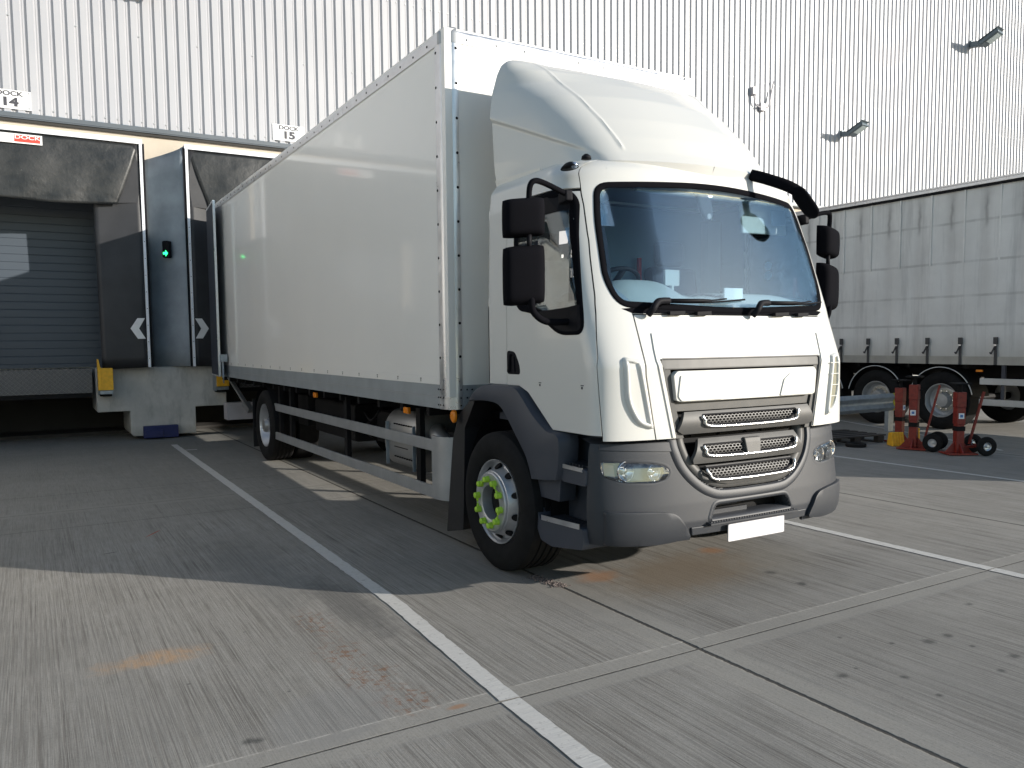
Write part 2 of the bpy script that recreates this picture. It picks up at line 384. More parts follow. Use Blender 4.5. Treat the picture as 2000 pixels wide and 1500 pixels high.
def smoothpath(pts, n=6):
    pts = [Vector(p) for p in pts]; P = [pts[0]] + pts + [pts[-1]]; out = []
    for i in range(1, len(P) - 2):
        for k in range(n):
            t = k / n; a, b, c, d = P[i - 1:i + 3]
            out.append(.5 * ((2 * b) + (c - a) * t + (2 * a - 5 * b + 4 * c - d) * t * t + (-a + 3 * b - 3 * c + d) * t ** 3))
    return out + [pts[-1]]
def lathe(bm, prof, ctr=(0, 0, 0), axis='x', n=48, mi=0, closed=False):
    """prof: list of (along, radius)"""
    rings = []
    for a, r in prof:
        ring = []
        for k in range(n):
            t = 2 * math.pi * k / n; c, s = math.cos(t) * r, math.sin(t) * r
            p = {'x': (a, c, s), 'y': (c, a, s), 'z': (c, s, a)}[axis]
            ring.append(bm.verts.new((ctr[0] + p[0], ctr[1] + p[1], ctr[2] + p[2])))
        rings.append(ring)
    L = list(zip(rings, rings[1:]))
    if closed: L.append((rings[-1], rings[0]))
    for a, b in L:
        for k in range(n): bm.faces.new((a[k], a[(k + 1) % n], b[(k + 1) % n], b[k])).material_index = mi
    if not closed:
        if prof[0][1] > 1e-4: bm.faces.new(rings[0]).material_index = mi
        if prof[-1][1] > 1e-4: bm.faces.new(rings[-1][::-1]).material_index = mi
    return bm
def prism(bm, pts, d0, d1, plane='yz', mi=0):
    """2D polygon in plane extruded along the third axis"""
    def P(a, b, d): return {'yz': (d, a, b), 'xz': (a, d, b), 'xy': (a, b, d)}[plane]
    A = [bm.verts.new(P(a, b, d0)) for a, b in pts]; B = [bm.verts.new(P(a, b, d1)) for a, b in pts]
    bm.faces.new(A).material_index = mi; bm.faces.new(B[::-1]).material_index = mi
    for i in range(len(pts)):
        j = (i + 1) % len(pts); bm.faces.new((A[j], A[i], B[i], B[j])).material_index = mi
    return bm
def roundpoly(pts, r, n=5):
    out = []; N = len(pts)
    for i in range(N):
        p = Vector(pts[i]).to_2d() if len(pts[i]) > 2 else Vector(pts[i]); a = Vector(pts[i - 1]); b = Vector(pts[(i + 1) % N])
        rr = r[i] if isinstance(r, (list, tuple)) else r
        da, db = (a - p), (b - p); la, lb = da.length, db.length; t = min(rr, la * .48, lb * .48)
        p0 = p + da / la * t; p1 = p + db / lb * t
        for k in range(n + 1):
            s = k / n; out.append(tuple((1 - s) ** 2 * p0 + 2 * s * (1 - s) * p + s * s * p1))
    return out
def resample(pts, step):
    out = []
    for i in range(len(pts)):
        a = Vector(pts[i]); b = Vector(pts[(i + 1) % len(pts)]); n = max(1, int((b - a).length / step))
        for k in range(n): out.append(tuple(a + (b - a) * k / n))
    return out
def area2(p): return sum(p[i][0] * p[(i + 1) % len(p)][1] - p[(i + 1) % len(p)][0] * p[i][1] for i in range(len(p)))
def inside(p, x, y):
    c = False; n = len(p)
    for i in range(n):
        x0, y0 = p[i]; x1, y1 = p[(i + 1) % n]
        if (y0 > y) != (y1 > y) and x < (x1 - x0) * (y - y0) / (y1 - y0) + x0: c = not c
    return c
def bezel(bm, mp, pts, prof, step=.03, mi=0):
    """ring along a closed outline; prof = [(offset outward, proud)]; mp(a,b,o) maps to 3D"""
    pts = resample(pts, step); N = len(pts); sg = 1 if area2(pts) > 0 else -1
    rows = []
    for i in range(N):
        a = Vector(pts[i - 1]); b = Vector(pts[(i + 1) % N]); t = (b - a).normalized(); nrm = Vector((t.y, -t.x)) * sg
        rows.append([bm.verts.new(mp(pts[i][0] + nrm.x * o, pts[i][1] + nrm.y * o, d)) for o, d in prof])
    for i in range(N):
        A, B = rows[i], rows[(i + 1) % N]
        for k in range(len(prof) - 1): bm.faces.new((A[k], A[k + 1], B[k + 1], B[k])).material_index = mi
    return bm
def patch(bm, mp, pts, o0, o1, step=.05, mi=0):
    """filled polygon with thickness following a mapped surface (o0 = front proud, o1 = back)"""
    t = bmesh.new(); A = [t.verts.new((a, b, 0)) for a, b in pts]; t.faces.new(A)
    xs = [p[0] for p in pts]; ys = [p[1] for p in pts]
    for ax, lo, hi in ((0, min(xs), max(xs)), (1, min(ys), max(ys))):
        k = math.floor(lo / step) + 1
        while k * step < hi:
            co = [0, 0, 0]; no = [0, 0, 0]; co[ax] = k * step; no[ax] = 1
            bmesh.ops.bisect_plane(t, geom=t.verts[:] + t.edges[:] + t.faces[:], plane_co=co, plane_no=no); k += 1
    F = {}; Bk = {}
    for v in t.verts:
        F[v] = bm.verts.new(mp(v.co.x, v.co.y, o0)); Bk[v] = bm.verts.new(mp(v.co.x, v.co.y, o1))
    for f in t.faces:
        bm.faces.new([F[v] for v in f.verts]).material_index = mi; bm.faces.new([Bk[v] for v in f.verts][::-1]).material_index = mi
    for e in t.edges:
        if len(e.link_faces) == 1:
            a, b = e.verts; bm.faces.new((F[b], F[a], Bk[a], Bk[b])).material_index = mi
    t.free(); return bm
def grid(bm, fn, us, vs, keep=None, mi=0):
    V = [[bm.verts.new(fn(u, v)) for v in vs] for u in us]
    for i in range(len(us) - 1):
        for j in range(len(vs) - 1):
            if keep:
                c = (V[i][j].co + V[i + 1][j + 1].co) / 2
                if not keep(c): continue
            bm.faces.new((V[i][j], V[i + 1][j], V[i + 1][j + 1], V[i][j + 1])).material_index = mi
    for row in V:
        for v in row:
            if not v.link_faces: bm.verts.remove(v)
    return bm
def lin(a, b, n): return [a + (b - a) * i / (n - 1) for i in range(n)]
def interp(x, X, Y):
    if x <= X[0]: return Y[0]
    for i in range(1, len(X)):
        if x <= X[i]: return Y[i - 1] + (Y[i] - Y[i - 1]) * (x - X[i - 1]) / (X[i] - X[i - 1])
    return Y[-1]
def text(name, s, size, loc, rot, mat, parent=None, sx=1.0, ext=.002, bold=0):
    cu = bpy.data.curves.new(name, 'FONT'); cu.body = s; cu.size = size; cu.align_x = 'CENTER'; cu.align_y = 'CENTER'; cu.extrude = ext; cu.offset = bold
    o = bpy.data.objects.new(name, cu); COL.objects.link(o)
    dg = bpy.context.evaluated_depsgraph_get(); me = bpy.data.meshes.new_from_object(o.evaluated_get(dg)); bpy.data.objects.remove(o)
    M_ = Matrix.Translation(loc) @ rot.to_4x4() @ Matrix.Diagonal((sx, 1, 1, 1)); me.transform(M_)
    me.materials.clear(); me.materials.append(mat)
    q = bpy.data.objects.new(name, me); COL.objects.link(q)
    if parent: q.parent = parent
    return q
ROTF = Matrix.Rotation(R(90), 3, 'X')       # text facing -Y
def tag(o, label=None, cat=None, group=None, kind=None):
    if label: o['label'] = label
    if cat: o['category'] = cat
    if group: o['group'] = group
    if kind: o['kind'] = kind
    return o
def empty(name, loc=(0, 0, 0), rz=0):
    o = bpy.data.objects.new(name, None); COL.objects.link(o); o.location = loc; o.rotation_euler = (0, 0, rz); o.empty_display_size = .3; return o
def copy_tree(o, parent=None):
    c = o.copy(); COL.objects.link(c)
    if parent is not None: c.parent = parent
    for ch in [x for x in bpy.data.objects if x.parent == o]: copy_tree(ch, c)
    return c

# ================================================================== GROUND AND MARKINGS
bm = BM(); S_ = 400
grid(bm, lambda u, v: (u, v, 0), [-S_, -30, 0, 30, S_], [-S_, -30, 0, 30, S_])
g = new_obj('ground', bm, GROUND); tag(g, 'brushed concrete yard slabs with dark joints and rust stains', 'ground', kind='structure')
def stripe(name, pts, wdt, label):
    bm = BM(); L = []; rr = random.Random(len(label))
    for (x0, y0), (x1, y1) in zip(pts, pts[1:]):
        n = max(2, int(math.hypot(x1 - x0, y1 - y0) / .05))
        for k in range(n): L.append((x0 + (x1 - x0) * k / n, y0 + (y1 - y0) * k / n))
    L.append(pts[-1]); A = []; B = []
    for i, (x, y) in enumerate(L):
        a = Vector(L[max(i - 1, 0)]); b = Vector(L[min(i + 1, len(L) - 1)]); t = (b - a).normalized(); n = Vector((t.y, -t.x))
        j1, j2 = rr.gauss(0, .002), rr.gauss(0, .002)
        A.append(bm.verts.new((x + n.x * (wdt / 2 + j1), y + n.y * (wdt / 2 + j1), .004))); B.append(bm.verts.new((x - n.x * (wdt / 2 + j2), y - n.y * (wdt / 2 + j2), .004)))
    for i in range(len(L) - 1): bm.faces.new((A[i], A[i + 1], B[i + 1], B[i]))
    tag(new_obj(name, bm, LINE), label, 'road marking', kind='structure')
stripe('bay_line', [(-2.40, -5.6), (-2.262, -3.25), (-2.245, -2.556)], .10, 'worn white bay line nearest the camera, crossing the foreground')
stripe('bay_line', [(-2.243, -2.544), (-2.15, -.9), (-2.12, 3.6), (-2.08, 8.9)], .10, 'long white bay line running beside the white truck to the dock pier')
stripe('bay_line', [(1.80, 9), (1.80, -2.545)], .10, 'white bay line emerging from under the truck front at right')
stripe('bay_line', [(1.80, -2.556), (1.84, -6)], .10, 'short white bay line at right edge beyond the joint')
stripe('bay_line', [(5.66, 9), (5.80, -6)], .08, 'thin white bay line in shade between truck and red stands')
stripe('bay_line', [(10.3, 5.4), (8.5, 1.2), (8.2, .8)], .06, 'faint white line passing under the guard rail')
stripe('bay_line', [(-2.08, 8.02), (-1.86, 8.0)], .07, 'short white cross tick on the bay line near the pier')
# gravel in joint by the front tyre
bm = BM(); rr = random.Random(3)
for i in range(330):
    t = rr.random(); x = -1.10 + t * .06 + rr.gauss(0, .025); y = -.90 - t * .34; s = rr.uniform(.003, .009)
    mt = Matrix.Translation((x, y, s * .5)) @ Matrix.Rotation(rr.uniform(0, 6), 4, (rr.random(), rr.random(), 1)) @ Matrix.Diagonal((s, s * rr.uniform(.6, 1.2), s * .7, 1))
    bmesh.ops.create_icosphere(bm, subdivisions=1, radius=1, matrix=mt)
tag(new_obj('gravel', bm, simple('gravel_stone', (.16, .13, .12), .8, var=.5, vscale=90)), 'loose gravel gathered in the joint by the front tyre', 'gravel', kind='stuff')

# ================================================================== WAREHOUSE
YW = 10.40
bld = empty('warehouse', (0, 12, 0)); tag(bld, 'silver ribbed warehouse with cream base wall and dock openings', 'building')
def B_(name, bm, mat, **k):
    for v in bm.verts: v.co.y -= 12
    return new_obj(name, bm, mat, bld, **k)
# cladding with real grooves
bm = BM(); prof = []; P = .1975; x = -28.0; x += (.017 % P)
X0 = -27.95
while x < 44:
    prof += [(x, YW - .06), (x + .098, YW - .06), (x + .110, YW - .026), (x + .128, YW - .026), (x + .132, YW - .031), (x + .138, YW - .031), (x + .142, YW - .026), (x + .160, YW - .026)]
    x += P
ZB, ZT = 5.58, 15.5
A = [bm.verts.new((a, b, ZB)) for a, b in prof]; Bv = [bm.verts.new((a, b, ZT)) for a, b in prof]
for i in range(len(prof) - 1): bm.faces.new((A[i], A[i + 1], Bv[i + 1], Bv[i]))
B_('cladding', bm, CLAD)
bm = BM(); k = 0; x = X0
rivx = [-28.0 + (.017 % P) + P * i + .127 for i in range(int(72 / P))]
for i, x in enumerate(rivx):
    if -6 < x < 30:
        for z in (5.665,) + ((7.15,) if i % 5 == 0 else ()) + (8.72,):
            box(bm, x - .012, x + .012, YW - .045, YW - .025, z - .008, z + .008)
B_('fixings', bm, ALUD)
bm = BM(); box(bm, -28, 44, YW - .075, YW, 5.50, 5.575); box(bm, -28, 44, YW - .068, YW - .05, 5.48, 5.499)
B_('base_trim', bm, TRIMD, bevel=.004)
bm = BM(); box(bm, -28, 44, YW - .045, YW - .001, 5.43, 5.495); B_('trim_shadow_strip', bm, NEARBLK)  # near-black strip stands in for the shadow under the trim
bm = BM(); box(bm, -28, 44, YW - .06, YW + .4, ZT + .001, ZT + .25); B_('parapet', bm, TRIMD)
DOCKS = [-8.53, -4.185, .33, 4.76, 9.19, 13.62, 18.05, 22.5]
# cream wall with openings
bm = BM(); HW = 1.25; ZO0, ZO1 = 1.30, 4.55
box(bm, -28, 44, YW, YW + .25, ZO1, 5.57)
xs = [-28] + sum([[d - HW, d + HW] for d in DOCKS], []) + [44]
for i in range(0, len(xs), 2): box(bm, xs[i], xs[i + 1], YW, YW + .25, ZO0, ZO1 - .001)
B_('base_wall', bm, CREAMW)
# pit back wall and floors behind
bm = BM(); box(bm, -28, 44, 12.4, 12.6, 0, 5.5); box(bm, -28, 44, YW + .26, 12.39, 4.8, 5.4); B_('inner_wall', bm, NEARBLK)
bm = BM(); box(bm, -28, 44, 10.95, 12.39, 1.2, 1.299); B_('dock_floor', bm, CONC)
for d in DOCKS:
    bm = BM(); box(bm, d - HW + .02, d + HW - .02, 10.9, 10.95, 1.30, 4.5); o = B_('roller_door', bm, DOORM)
for i, d in enumerate(DOCKS[:4]):
    bm = BM(); box(bm, d - 1.0, d + 1.0, 10.28, 10.30, .86, 1.285); box(bm, d - 1.0, d + 1.0, 10.301, 10.9, 1.26, 1.285)
    rr = random.Random(i)
    for k in range(26): box(bm, d - .98 + k * .076, d - .955 + k * .076 + rr.uniform(0, .02), 10.27, 10.28, 1.285, 1.297)
    B_('leveller_lip', bm, CHEQ)
    bm = BM(); box(bm, d - .99, d + .99, 10.31, 10.5, .78, .855); B_('leveller_frame', bm, CHASS)
# T shaped piers
PX = [-6.31, -1.885] + [(DOCKS[i] + DOCKS[i + 1]) / 2 for i in range(2, len(DOCKS) - 1)]
for i, c in enumerate([-10.75] + PX):
    bm = BM(); c2 = c - .16
    prism(bm, [(c2 - 1.085, .52), (c2 - 1.085, 1.295), (c2 + 1.085, 1.295), (c2 + 1.085, .55), (c2 + .53, .55), (c2 + .53, .06), (c2 - .53, .06), (c2 - .57, .12), (c2 - .57, .52)], 10.10, 11.4, 'xz')
    B_('pier', bm, CONC, bevel=.012)
bm = BM(); box(bm, -28, 44, 11.41, 12.3, .001, .06); B_('pit_sill', bm, NEARBLK)
bm = BM(); box(bm, -2.42, -1.84, 9.98, 10.095, .02, .24); box(bm, -2.40, -2.1, 9.95, 9.979, .03, .17); B_('drain_box', bm, BLUEM, bevel=.01)
# rubber buffers: yellow steel faced, top level things
for i, (c, hs) in enumerate(((-5.20, 1), (-3.0, -1), (-1.08, 1), (1.55, -1))):
    if i == 0: continue
    t = empty('dock_buffer', (c, 9.9, .9)); lab = {1: 'yellow dock buffer with torn top plate at left pier edge', 2: 'yellow dock buffer beside the truck rear corner', 3: 'yellow dock buffer hidden behind the truck body'}[i]
    tag(t, lab, 'dock buffer', 'yellow dock buffers on the piers')
    bm = BM(); box(bm, -.11, .11, -.15, .02, .02, .40)
    if i == 1: prism(bm, [(-.125, .02), (-.125, .56), (-.105, .55), (-.085, .43), (-.07, .405), (-.07, .02)], -.155, -.03, 'xz')
    new_obj('face_plate', bm, YEL, t, bevel=.006)
    bm = BM(); box(bm, -.10, .10, -.14, .19, -.045, .015); box(bm, -.12, -.112, -.14, .19, -.06, .42); new_obj('bracket', bm, GALV, t)
    bm = BM(); box(bm, -.09, .09, -.02, .195, -.09, -.05); new_obj('rubber_block', bm, RUBBER, t)
# ---------------------------------------------------------------- dock shelters
def shelter(cx, first):
    t = empty('dock_shelter', (cx, 9.8, 1.3)); Y = 0.0; HWX = 1.885; H = 3.885
    def O(name, bm, mat, **k): return new_obj(name, bm, mat, t, **k)
    bm = BM()
    for s in (-1, 1): box(bm, s * HWX - .022, s * HWX + .022, -.012, .012, .0, H - .04)
    o = O('edge_strip', bm, FRAMEW)
    bm = BM()
    for s in (-1, 1):
        for k in range(13): box(bm, s * HWX - .006, s * HWX + .006, -.016, -.012, .15 + k * .29, .162 + k * .29)
    r_ = new_obj('rivets', bm, INK, o)
    bm = BM(); box(bm, -HWX - .03, HWX + .03, -.014, .0, H - .035, H + .045); box(bm, -HWX - .03, HWX + .03, .001, .55, H - .01, H + .04); o2 = O('top_strip', bm, FRAMEW)
    bm = BM()
    for k in range(9): box(bm, -HWX + .12 + k * .45, -HWX + .132 + k * .45, -.018, -.014, H + .0, H + .012)
    new_obj('rivets', bm, INK, o2)
    # side flaps
    for s in (-1, 1):
        bm = BM()
        xi = HWX - .73
        def f(u, v, s=s): return (s * (HWX - .02 - u * (.72 + .03 * v)), .015 + .10 * u + .01 * math.sin(v * 9 + u * 4), .0 + v * (H - .04) - .03 * u * (1 - v))
        grid(bm, f, lin(0, 1, 10), lin(0, 1, 20)); fl = O('side_flap', bm, FABD, smooth=True, solid=.006)
        pts = [(0, 0), (.115, 0), (.225 * 1.0, .18), (.115, .36), (0, .36), (.0, .36), (.105, .18)]
        pts = [(0, .36), (.12, .36), (.235, .18), (.125, 0), (0, 0), (.10, .18)]
        bm = BM()
        pp = [(s * (HWX - .042) - s * a, .50 + b) for a, b in pts]
        prism(bm, pp, -.0005, .003, 'xz')
        for v in bm.verts: v.co.y += .004 + .10 * ((HWX - .02 - abs(v.co.x)) / .73) - .006
        new_obj('chevron', bm, SIGNW, fl)
    # head curtain: hangs inward with a fold at each end
    bm = BM(); Wt, Wb = HWX - .03, HWX - .40
    def hc(u, v):
        wv = Wt + (Wb - Wt) * v ** 1.1; x = u * wv
        e = abs(u) ** 8
        return (x, .012 + .05 * math.sin(v * 3.1) * -1 * (.4 + .2 * math.sin(x * 5)) + .012 * math.sin(x * 9 + v * 5) * v - .03 * v + e * .02, H - .05 - v * (1.06 + .018 * math.sin(x * 3)))
    grid(bm, hc, lin(-1, 1, 60), lin(0, 1, 24)); O('head_curtain', bm, CURT, smooth=True, solid=.008)
    bm = BM()
    for s in (-1, 1):
        a = bm.verts.new((s * Wt, .02, H - .05)); b = bm.verts.new((s * (Wb), .035, H - 1.06)); c = bm.verts.new((s * (HWX - .03), .02, H - 1.03)); bm.faces.new((a, b, c))
    O('corner_gusset', bm, FABD)
    # fabric side wall running back to the building on the -x side and +x side
    bm = BM()
    for s in (-1, 1):
        def sw(u, v, s=s):
            top = 3.90 - .20 * u ** .7 - .0 * u; return (s * (HWX + .04 + (.60 if s < 0 else .0) * u), .02 + .57 * u, .0 + v * top)
        grid(bm, sw, lin(0, 1, 9), lin(0, 1, 12))
    O('side_wall', bm, FABG, smooth=True, solid=.01)
    bm = BM()
    for s in (-1, 1): box(bm, s * (HWX + .027) - .004, s * (HWX + .027) + .03 * s + (.004 if s > 0 else -.004), .013, .05, 0, H - .02)
    O('frame_post', bm, BLACK)
    return t
s14 = shelter(-4.185, True); tag(s14, 'black scuffed dock shelter of dock 14 above closed roller door, red badge on top', 'dock shelter', 'dock shelters along the wall')
labs = {.33: 'dock shelter of dock 15 that the white truck is backed against', -8.53: 'dock shelter of dock 13 beyond the left edge', 4.76: 'empty black dock shelter hidden right behind the white truck body', 9.19: 'empty black dock shelter between the white truck and the curtain trailer'}
for x_, l_ in labs.items():
    c = copy_tree(s14); c.location.x = x_; tag(c, l_, 'dock shelter', 'dock shelters along the wall')
# badge on shelter 14
bd = empty('shelter_badge', (-4.10, 9.76, 5.03)); tag(bd, 'long white badge with a red DOCK block on the left shelter', 'sign')
bm = BM(); box(bm, -.36, .33, 0, .012, -.078, .072); new_obj('plate', bm, SIGNW, bd)
bm = BM(); box(bm, -.06, .30, -.004, -.001, -.055, .055); new_obj('red_block', bm, REDS, bd)
text('lettering', 'DOCK', .085, (.12, -.006, .018), ROTF, SIGNW, bd, sx=1.45, ext=.001, bold=.001)
bm = BM()
for k in range(6):
    for j in range(3): bar(bm, (-.34 + k * .045, -.002, -.045 + j * .035), (-.315 + k * .045, -.002, -.02 + j * .035), .002, .006)
    for j in range(3): bar(bm, (-.315 + k * .045, -.002, -.02 + j * .035), (-.295 + k * .045, -.002, -.045 + j * .035), .002, .006)
new_obj('hatching', bm, CONDUIT, bd)
# dock number signs
def dsign(cx, num, lab):
    t = empty('dock_sign', (cx, YW - .075, 5.775)); tag(t, lab, 'sign', 'dock number signs on the cladding')
    bm = BM(); box(bm, -.31, .31, 0, .012, -.15, .155); new_obj('plate', bm, SIGNW, t)
    text('word', 'DOCK', .105, (0, -.003, .095), ROTF, INK, t, sx=1.25, ext=.001, bold=.0025)
    text('number', num, .185, (0, -.003, -.045), ROTF, INK, t, sx=1.35, ext=.001, bold=.009)
    bm = BM()
    for sx in (-.28, .28):
        for sz in (-.12, .125): box(bm, sx - .01, sx + .01, -.008, -.001, sz - .01, sz + .01)
    new_obj('screws', bm, ALUD, t)
dsign(-8.5, '13', 'white dock sign numbered 13'); dsign(-4.20, '14', 'white dock sign numbered 14 at left edge'); dsign(.43, '15', 'white dock sign numbered 15 above the truck roof edge')
# traffic light on the grey fabric wall
tl = empty('traffic_light', (-1.905, 10.0, 3.39), R(-46)); tag(tl, 'small black traffic light showing a green arrow on grey shelter wall', 'traffic light')
bm = BM(); prism(bm, roundpoly([(-.065, -.15), (.065, -.15), (.065, .15), (-.065, .15)], .03), -.05, .03, 'xz'); new_obj('housing', bm, BLACK, tl)
bm = BM(); prism(bm, [(-.05, -.09), (.0, -.09), (.0, -.125), (.05, -.07), (.0, -.015), (.0, -.05), (-.05, -.05)], -.054, -.0505, 'xz')
ar = new_obj('green_arrow', bm, GREEN, tl)
# floodlights and small conduit on cladding
def flood(px, pz, lab, sc_=1.0):
    t = empty('floodlight', (px, YW - .07, pz)); t.scale = (sc_,) * 3; tag(t, lab, 'floodlight', 'floodlights on the cladding')
    bm = BM(); box(bm, -.06, .06, -.05, .0, -.09, .09); bar(bm, (0, -.04, -.02), (.02, -.32, -.07), .16, .14); new_obj('bracket', bm, LAMPG, t, bevel=.01)
    bm = BM(); bar(bm, (.02, -.28, -.10), (.10, -.72, .14), .40, .12); new_obj('head', bm, LAMPG, t, bevel=.03)
    bm = BM(); bar(bm, (.055, -.44, -.075), (.105, -.70, .066), .30, .02); new_obj('glass', bm, LAMPGL, t)
    bm = BM(); bar(bm, (.02, -.26, -.03), (.10, -.74, .215), .42, .012); new_obj('hood', bm, LAMPG, t)
flood(-2.03, 8.0, 'floodlight at the top left, seen from below above the docks')
flood(16.9, 7.75, 'lower grey floodlight on the bright wall right of truck')
flood(23.4, 11.45, 'high floodlight at top right of the cladding', 1.25)
cj = empty('cable_junction', (13.5, YW - .07, 8.05)); tag(cj, 'small junction box with two looping cables on bright cladding', 'cable')
bm = BM(); box(bm, -.09, .09, -.08, 0, -.1, .1); new_obj('junction_box', bm, CONDUIT, cj)
bm = BM(); box(bm, -.42, -.28, -.1, 0, .28, .48); new_obj('sensor', bm, CONDUIT, cj)
bm = BM(); tube(bm, smoothpath([(-.35, -.05, .3), (-.3, -.06, .05), (-.12, -.06, -.02), (-.05, -.05, 0)]), .02, 6); tube(bm, smoothpath([(.06, -.05, 0), (.22, -.06, .05), (.33, -.06, .45), (.42, -.05, .75)]), .02, 6); new_obj('cable', bm, CONDUIT, cj)

# ================================================================== WHITE BOX TRUCK
truck = empty('box_truck', (0, 0, 0)); tag(truck, 'white rigid box truck with roof deflector backed onto the dock', 'truck')
def T(name, bm, mat, parent=None, **k): return new_obj(name, bm, mat, parent or truck, **k)
BW, BL, BB, BT = 1.275, 9.38, 1.142, 4.10
# ---- cargo box
bm = BM(); box(bm, -BW + .003, BW - .003, .003, BL, BB + .1, BT - .02)
cargo = T('cargo_box', bm, BOXP)
bm = BM()
for s in (-1, 1): box(bm, s * (BW - .002) - .003, s * (BW - .002) + .003, .12, BL, 1.338, 1.402)
tp = T('base_strip', bm, BOXP, cargo)
bm = BM()
for k in range(17):
    y = .535 + k * .4985
    box(bm, -BW - .004, -BW, y - .012, y + .012, 1.375, 1.382); box(bm, -BW - .004, -BW, y - .003, y + .003, 1.352, 1.371)
T('marks', bm, INK, tp)
def railprof(n=8, r=.105):   # quarter-round corner profile in (a,b): a toward +, b toward +
    return [(r - r * math.sin(math.pi / 2 * k / n), r - r * math.cos(math.pi / 2 * k / n)) for k in range(n + 1)]
# corner posts (rounded r=.1) front
def post(s):
    bm = BM(); q = railprof(10, .10); P_ = [(s * (BW - a), b) for a, b in q]     # from (BW-.1.. ) to
    P_ = [(s * (BW - .125), 0)] + [(s * (BW - a), b) for a, b in [(.10 - .10 * math.sin(math.pi / 2 * k / 10), .10 - .10 * math.cos(math.pi / 2 * k / 10)) for k in range(10, -1, -1)][::-1]]
    P_ = [(s * (BW - .115), -.004)] + [(s * (BW + .004 - .104 + .104 * math.sin(math.pi / 2 * k / 12)), -.004 + .104 - .104 * math.cos(math.pi / 2 * k / 12)) for k in range(13)] + [(s * (BW + .004), .165)]
    for a, b in zip(P_, P_[1:]):
        f = [bm.verts.new((a[0], a[1], BB)), bm.verts.new((b[0], b[1], BB)), bm.verts.new((b[0], b[1], BT - .12)), bm.verts.new((a[0], a[1], BT - .12))]
        bm.faces.new(f)
    bmesh.ops.remove_doubles(bm, verts=bm.verts, dist=1e-5)
    pts = P_ + [(s * (BW - .1), .16)]
    bm.faces.new([bm.verts.new((a, b, BB)) for a, b in pts])
    o = T('corner_post', bm, ALU, cargo, smooth='auto')
    bm = BM()
    for k in range(10):
        z = 3.925 - k * .2635
        if z > 1.2:
            lathe(bm, [(-.0045, .003), (-.003, .0095), (0, .0115)], (s * (BW - .098), -.004, z + .01), 'y', 10)
            lathe(bm, [(-.0045 * -s, .003), (-.003 * -s, .0095), (0, .0115)], (s * (BW + .004), .148, z), 'x', 10)
    for dz in (1.30, 1.235, 1.175):
        for yy in (.10, .15, .19): lathe(bm, [(.005 * s, .003), (.003 * s, .006), (0, .0075)], (s * (BW + .005), yy, dz), 'x', 8)
        for xx in (.10, .155, .20): lathe(bm, [(-.005, .003), (-.003, .006), (0, .0075)], (s * (BW - xx), -.005, dz), 'y', 8)
    T('rivets', bm, CHASS, o, smooth=True)
post(-1); post(1)
# top rails: side and front, rounded
def sweep_rail(a, b, out, name):
    """a->b along edge; out = outward horizontal unit normal; profile: vertical leg then quarter round to roof"""
    bm = BM(); a, b, out = Vector(a), Vector(b), Vector(out); r = .06
    pr_ = [(.004, -.125), (.004, -r)] + [(.004 - r + r * math.cos(math.pi / 2 * k / 8), -r + r * math.sin(math.pi / 2 * k / 8)) for k in range(1, 9)] + [(-.14, .0)]
    ra = [bm.verts.new(a + out * o + Vector((0, 0, z))) for o, z in pr_]; rb = [bm.verts.new(b + out * o + Vector((0, 0, z))) for o, z in pr_]
    for i in range(len(pr_) - 1): bm.faces.new((ra[i], ra[i + 1], rb[i + 1], rb[i]))
    return T(name, bm, ALU, cargo, smooth='auto')
o = sweep_rail((-BW, .105, BT), (-BW, BL, BT), (-1, 0, 0), 'side_rail')
bm = BM()
for k in range(34): lathe(bm, [(-.0045, .003), (-.003, .0085), (0, .0105)], (-BW - .004, .3 + k * .27, BT - .082), 'x', 8)
T('rivets', bm, CHASS, o, smooth=True)
o = sweep_rail((BW, .105, BT), (BW, BL, BT), (1, 0, 0), 'side_rail')
o = sweep_rail((-BW + .105, 0, BT), (BW - .105, 0, BT), (0, -1, 0), 'front_rail')
bm = BM()
for k in range(9): lathe(bm, [(-.006, .003), (-.004, .010), (0, .0125)], (-1.08 + k * .265, -.004, BT - .088), 'y', 10)
T('rivets', bm, ALUD, o, smooth=True)
bm = BM(); box(bm, -BW + .13, BW - .13, .13, BL, BT - .005, BT - .002); T('roof_skin', bm, BOXP, cargo)
# corner caps
for s in (-1, 1):
    bm = BM()
    def cap(u, v, s=s):
        th = u * math.pi / 2; r = .115
        rr = r - .055 + .055 * math.cos(v * math.pi / 2) if v > 0 else r
        z = BT - .055 + .06 * math.sin(v * math.pi / 2) if v > 0 else BT - .055 + v * .07
        cx, cy = s * (BW + .008 - r), -.008 + r
        return (cx + s * rr * math.sin(th), cy - rr * math.cos(th), z)
    grid(bm, cap, lin(0, 1, 12), [-1, -.5, 0] + lin(.1, 1, 8))
    top = [cap(u, 1) for u in lin(0, 1, 12)] + [(s * (BW - .12), .12, BT + .004)]
    bm.faces.new([bm.verts.new(p) for p in top]); bmesh.ops.remove_doubles(bm, verts=bm.verts, dist=1e-5)
    T('corner_cap', bm, ALUD, cargo, smooth='auto')
# bottom rail
bm = BM()
for s in (-1, 1): box(bm, s * (BW - .03), s * (BW + .001), .10, BL, BB, 1.336)
box(bm, -BW + .10, BW - .10, -.001, .03, BB, 1.336)
rl = T('bottom_rail', bm, STEELR, cargo)
bm = BM(); box(bm, -BW - .004, -BW, .16, BL, 1.236, 1.241); box(bm, -BW + .12, BW - .12, -.004, -.001, 1.236, 1.241); T('ridge', bm, ALUD, rl)
bm = BM(); box(bm, -BW + .03, BW - .03, .03, BL, BB + .02, BB + .1); T('floor_panel', bm, CHASS, cargo)
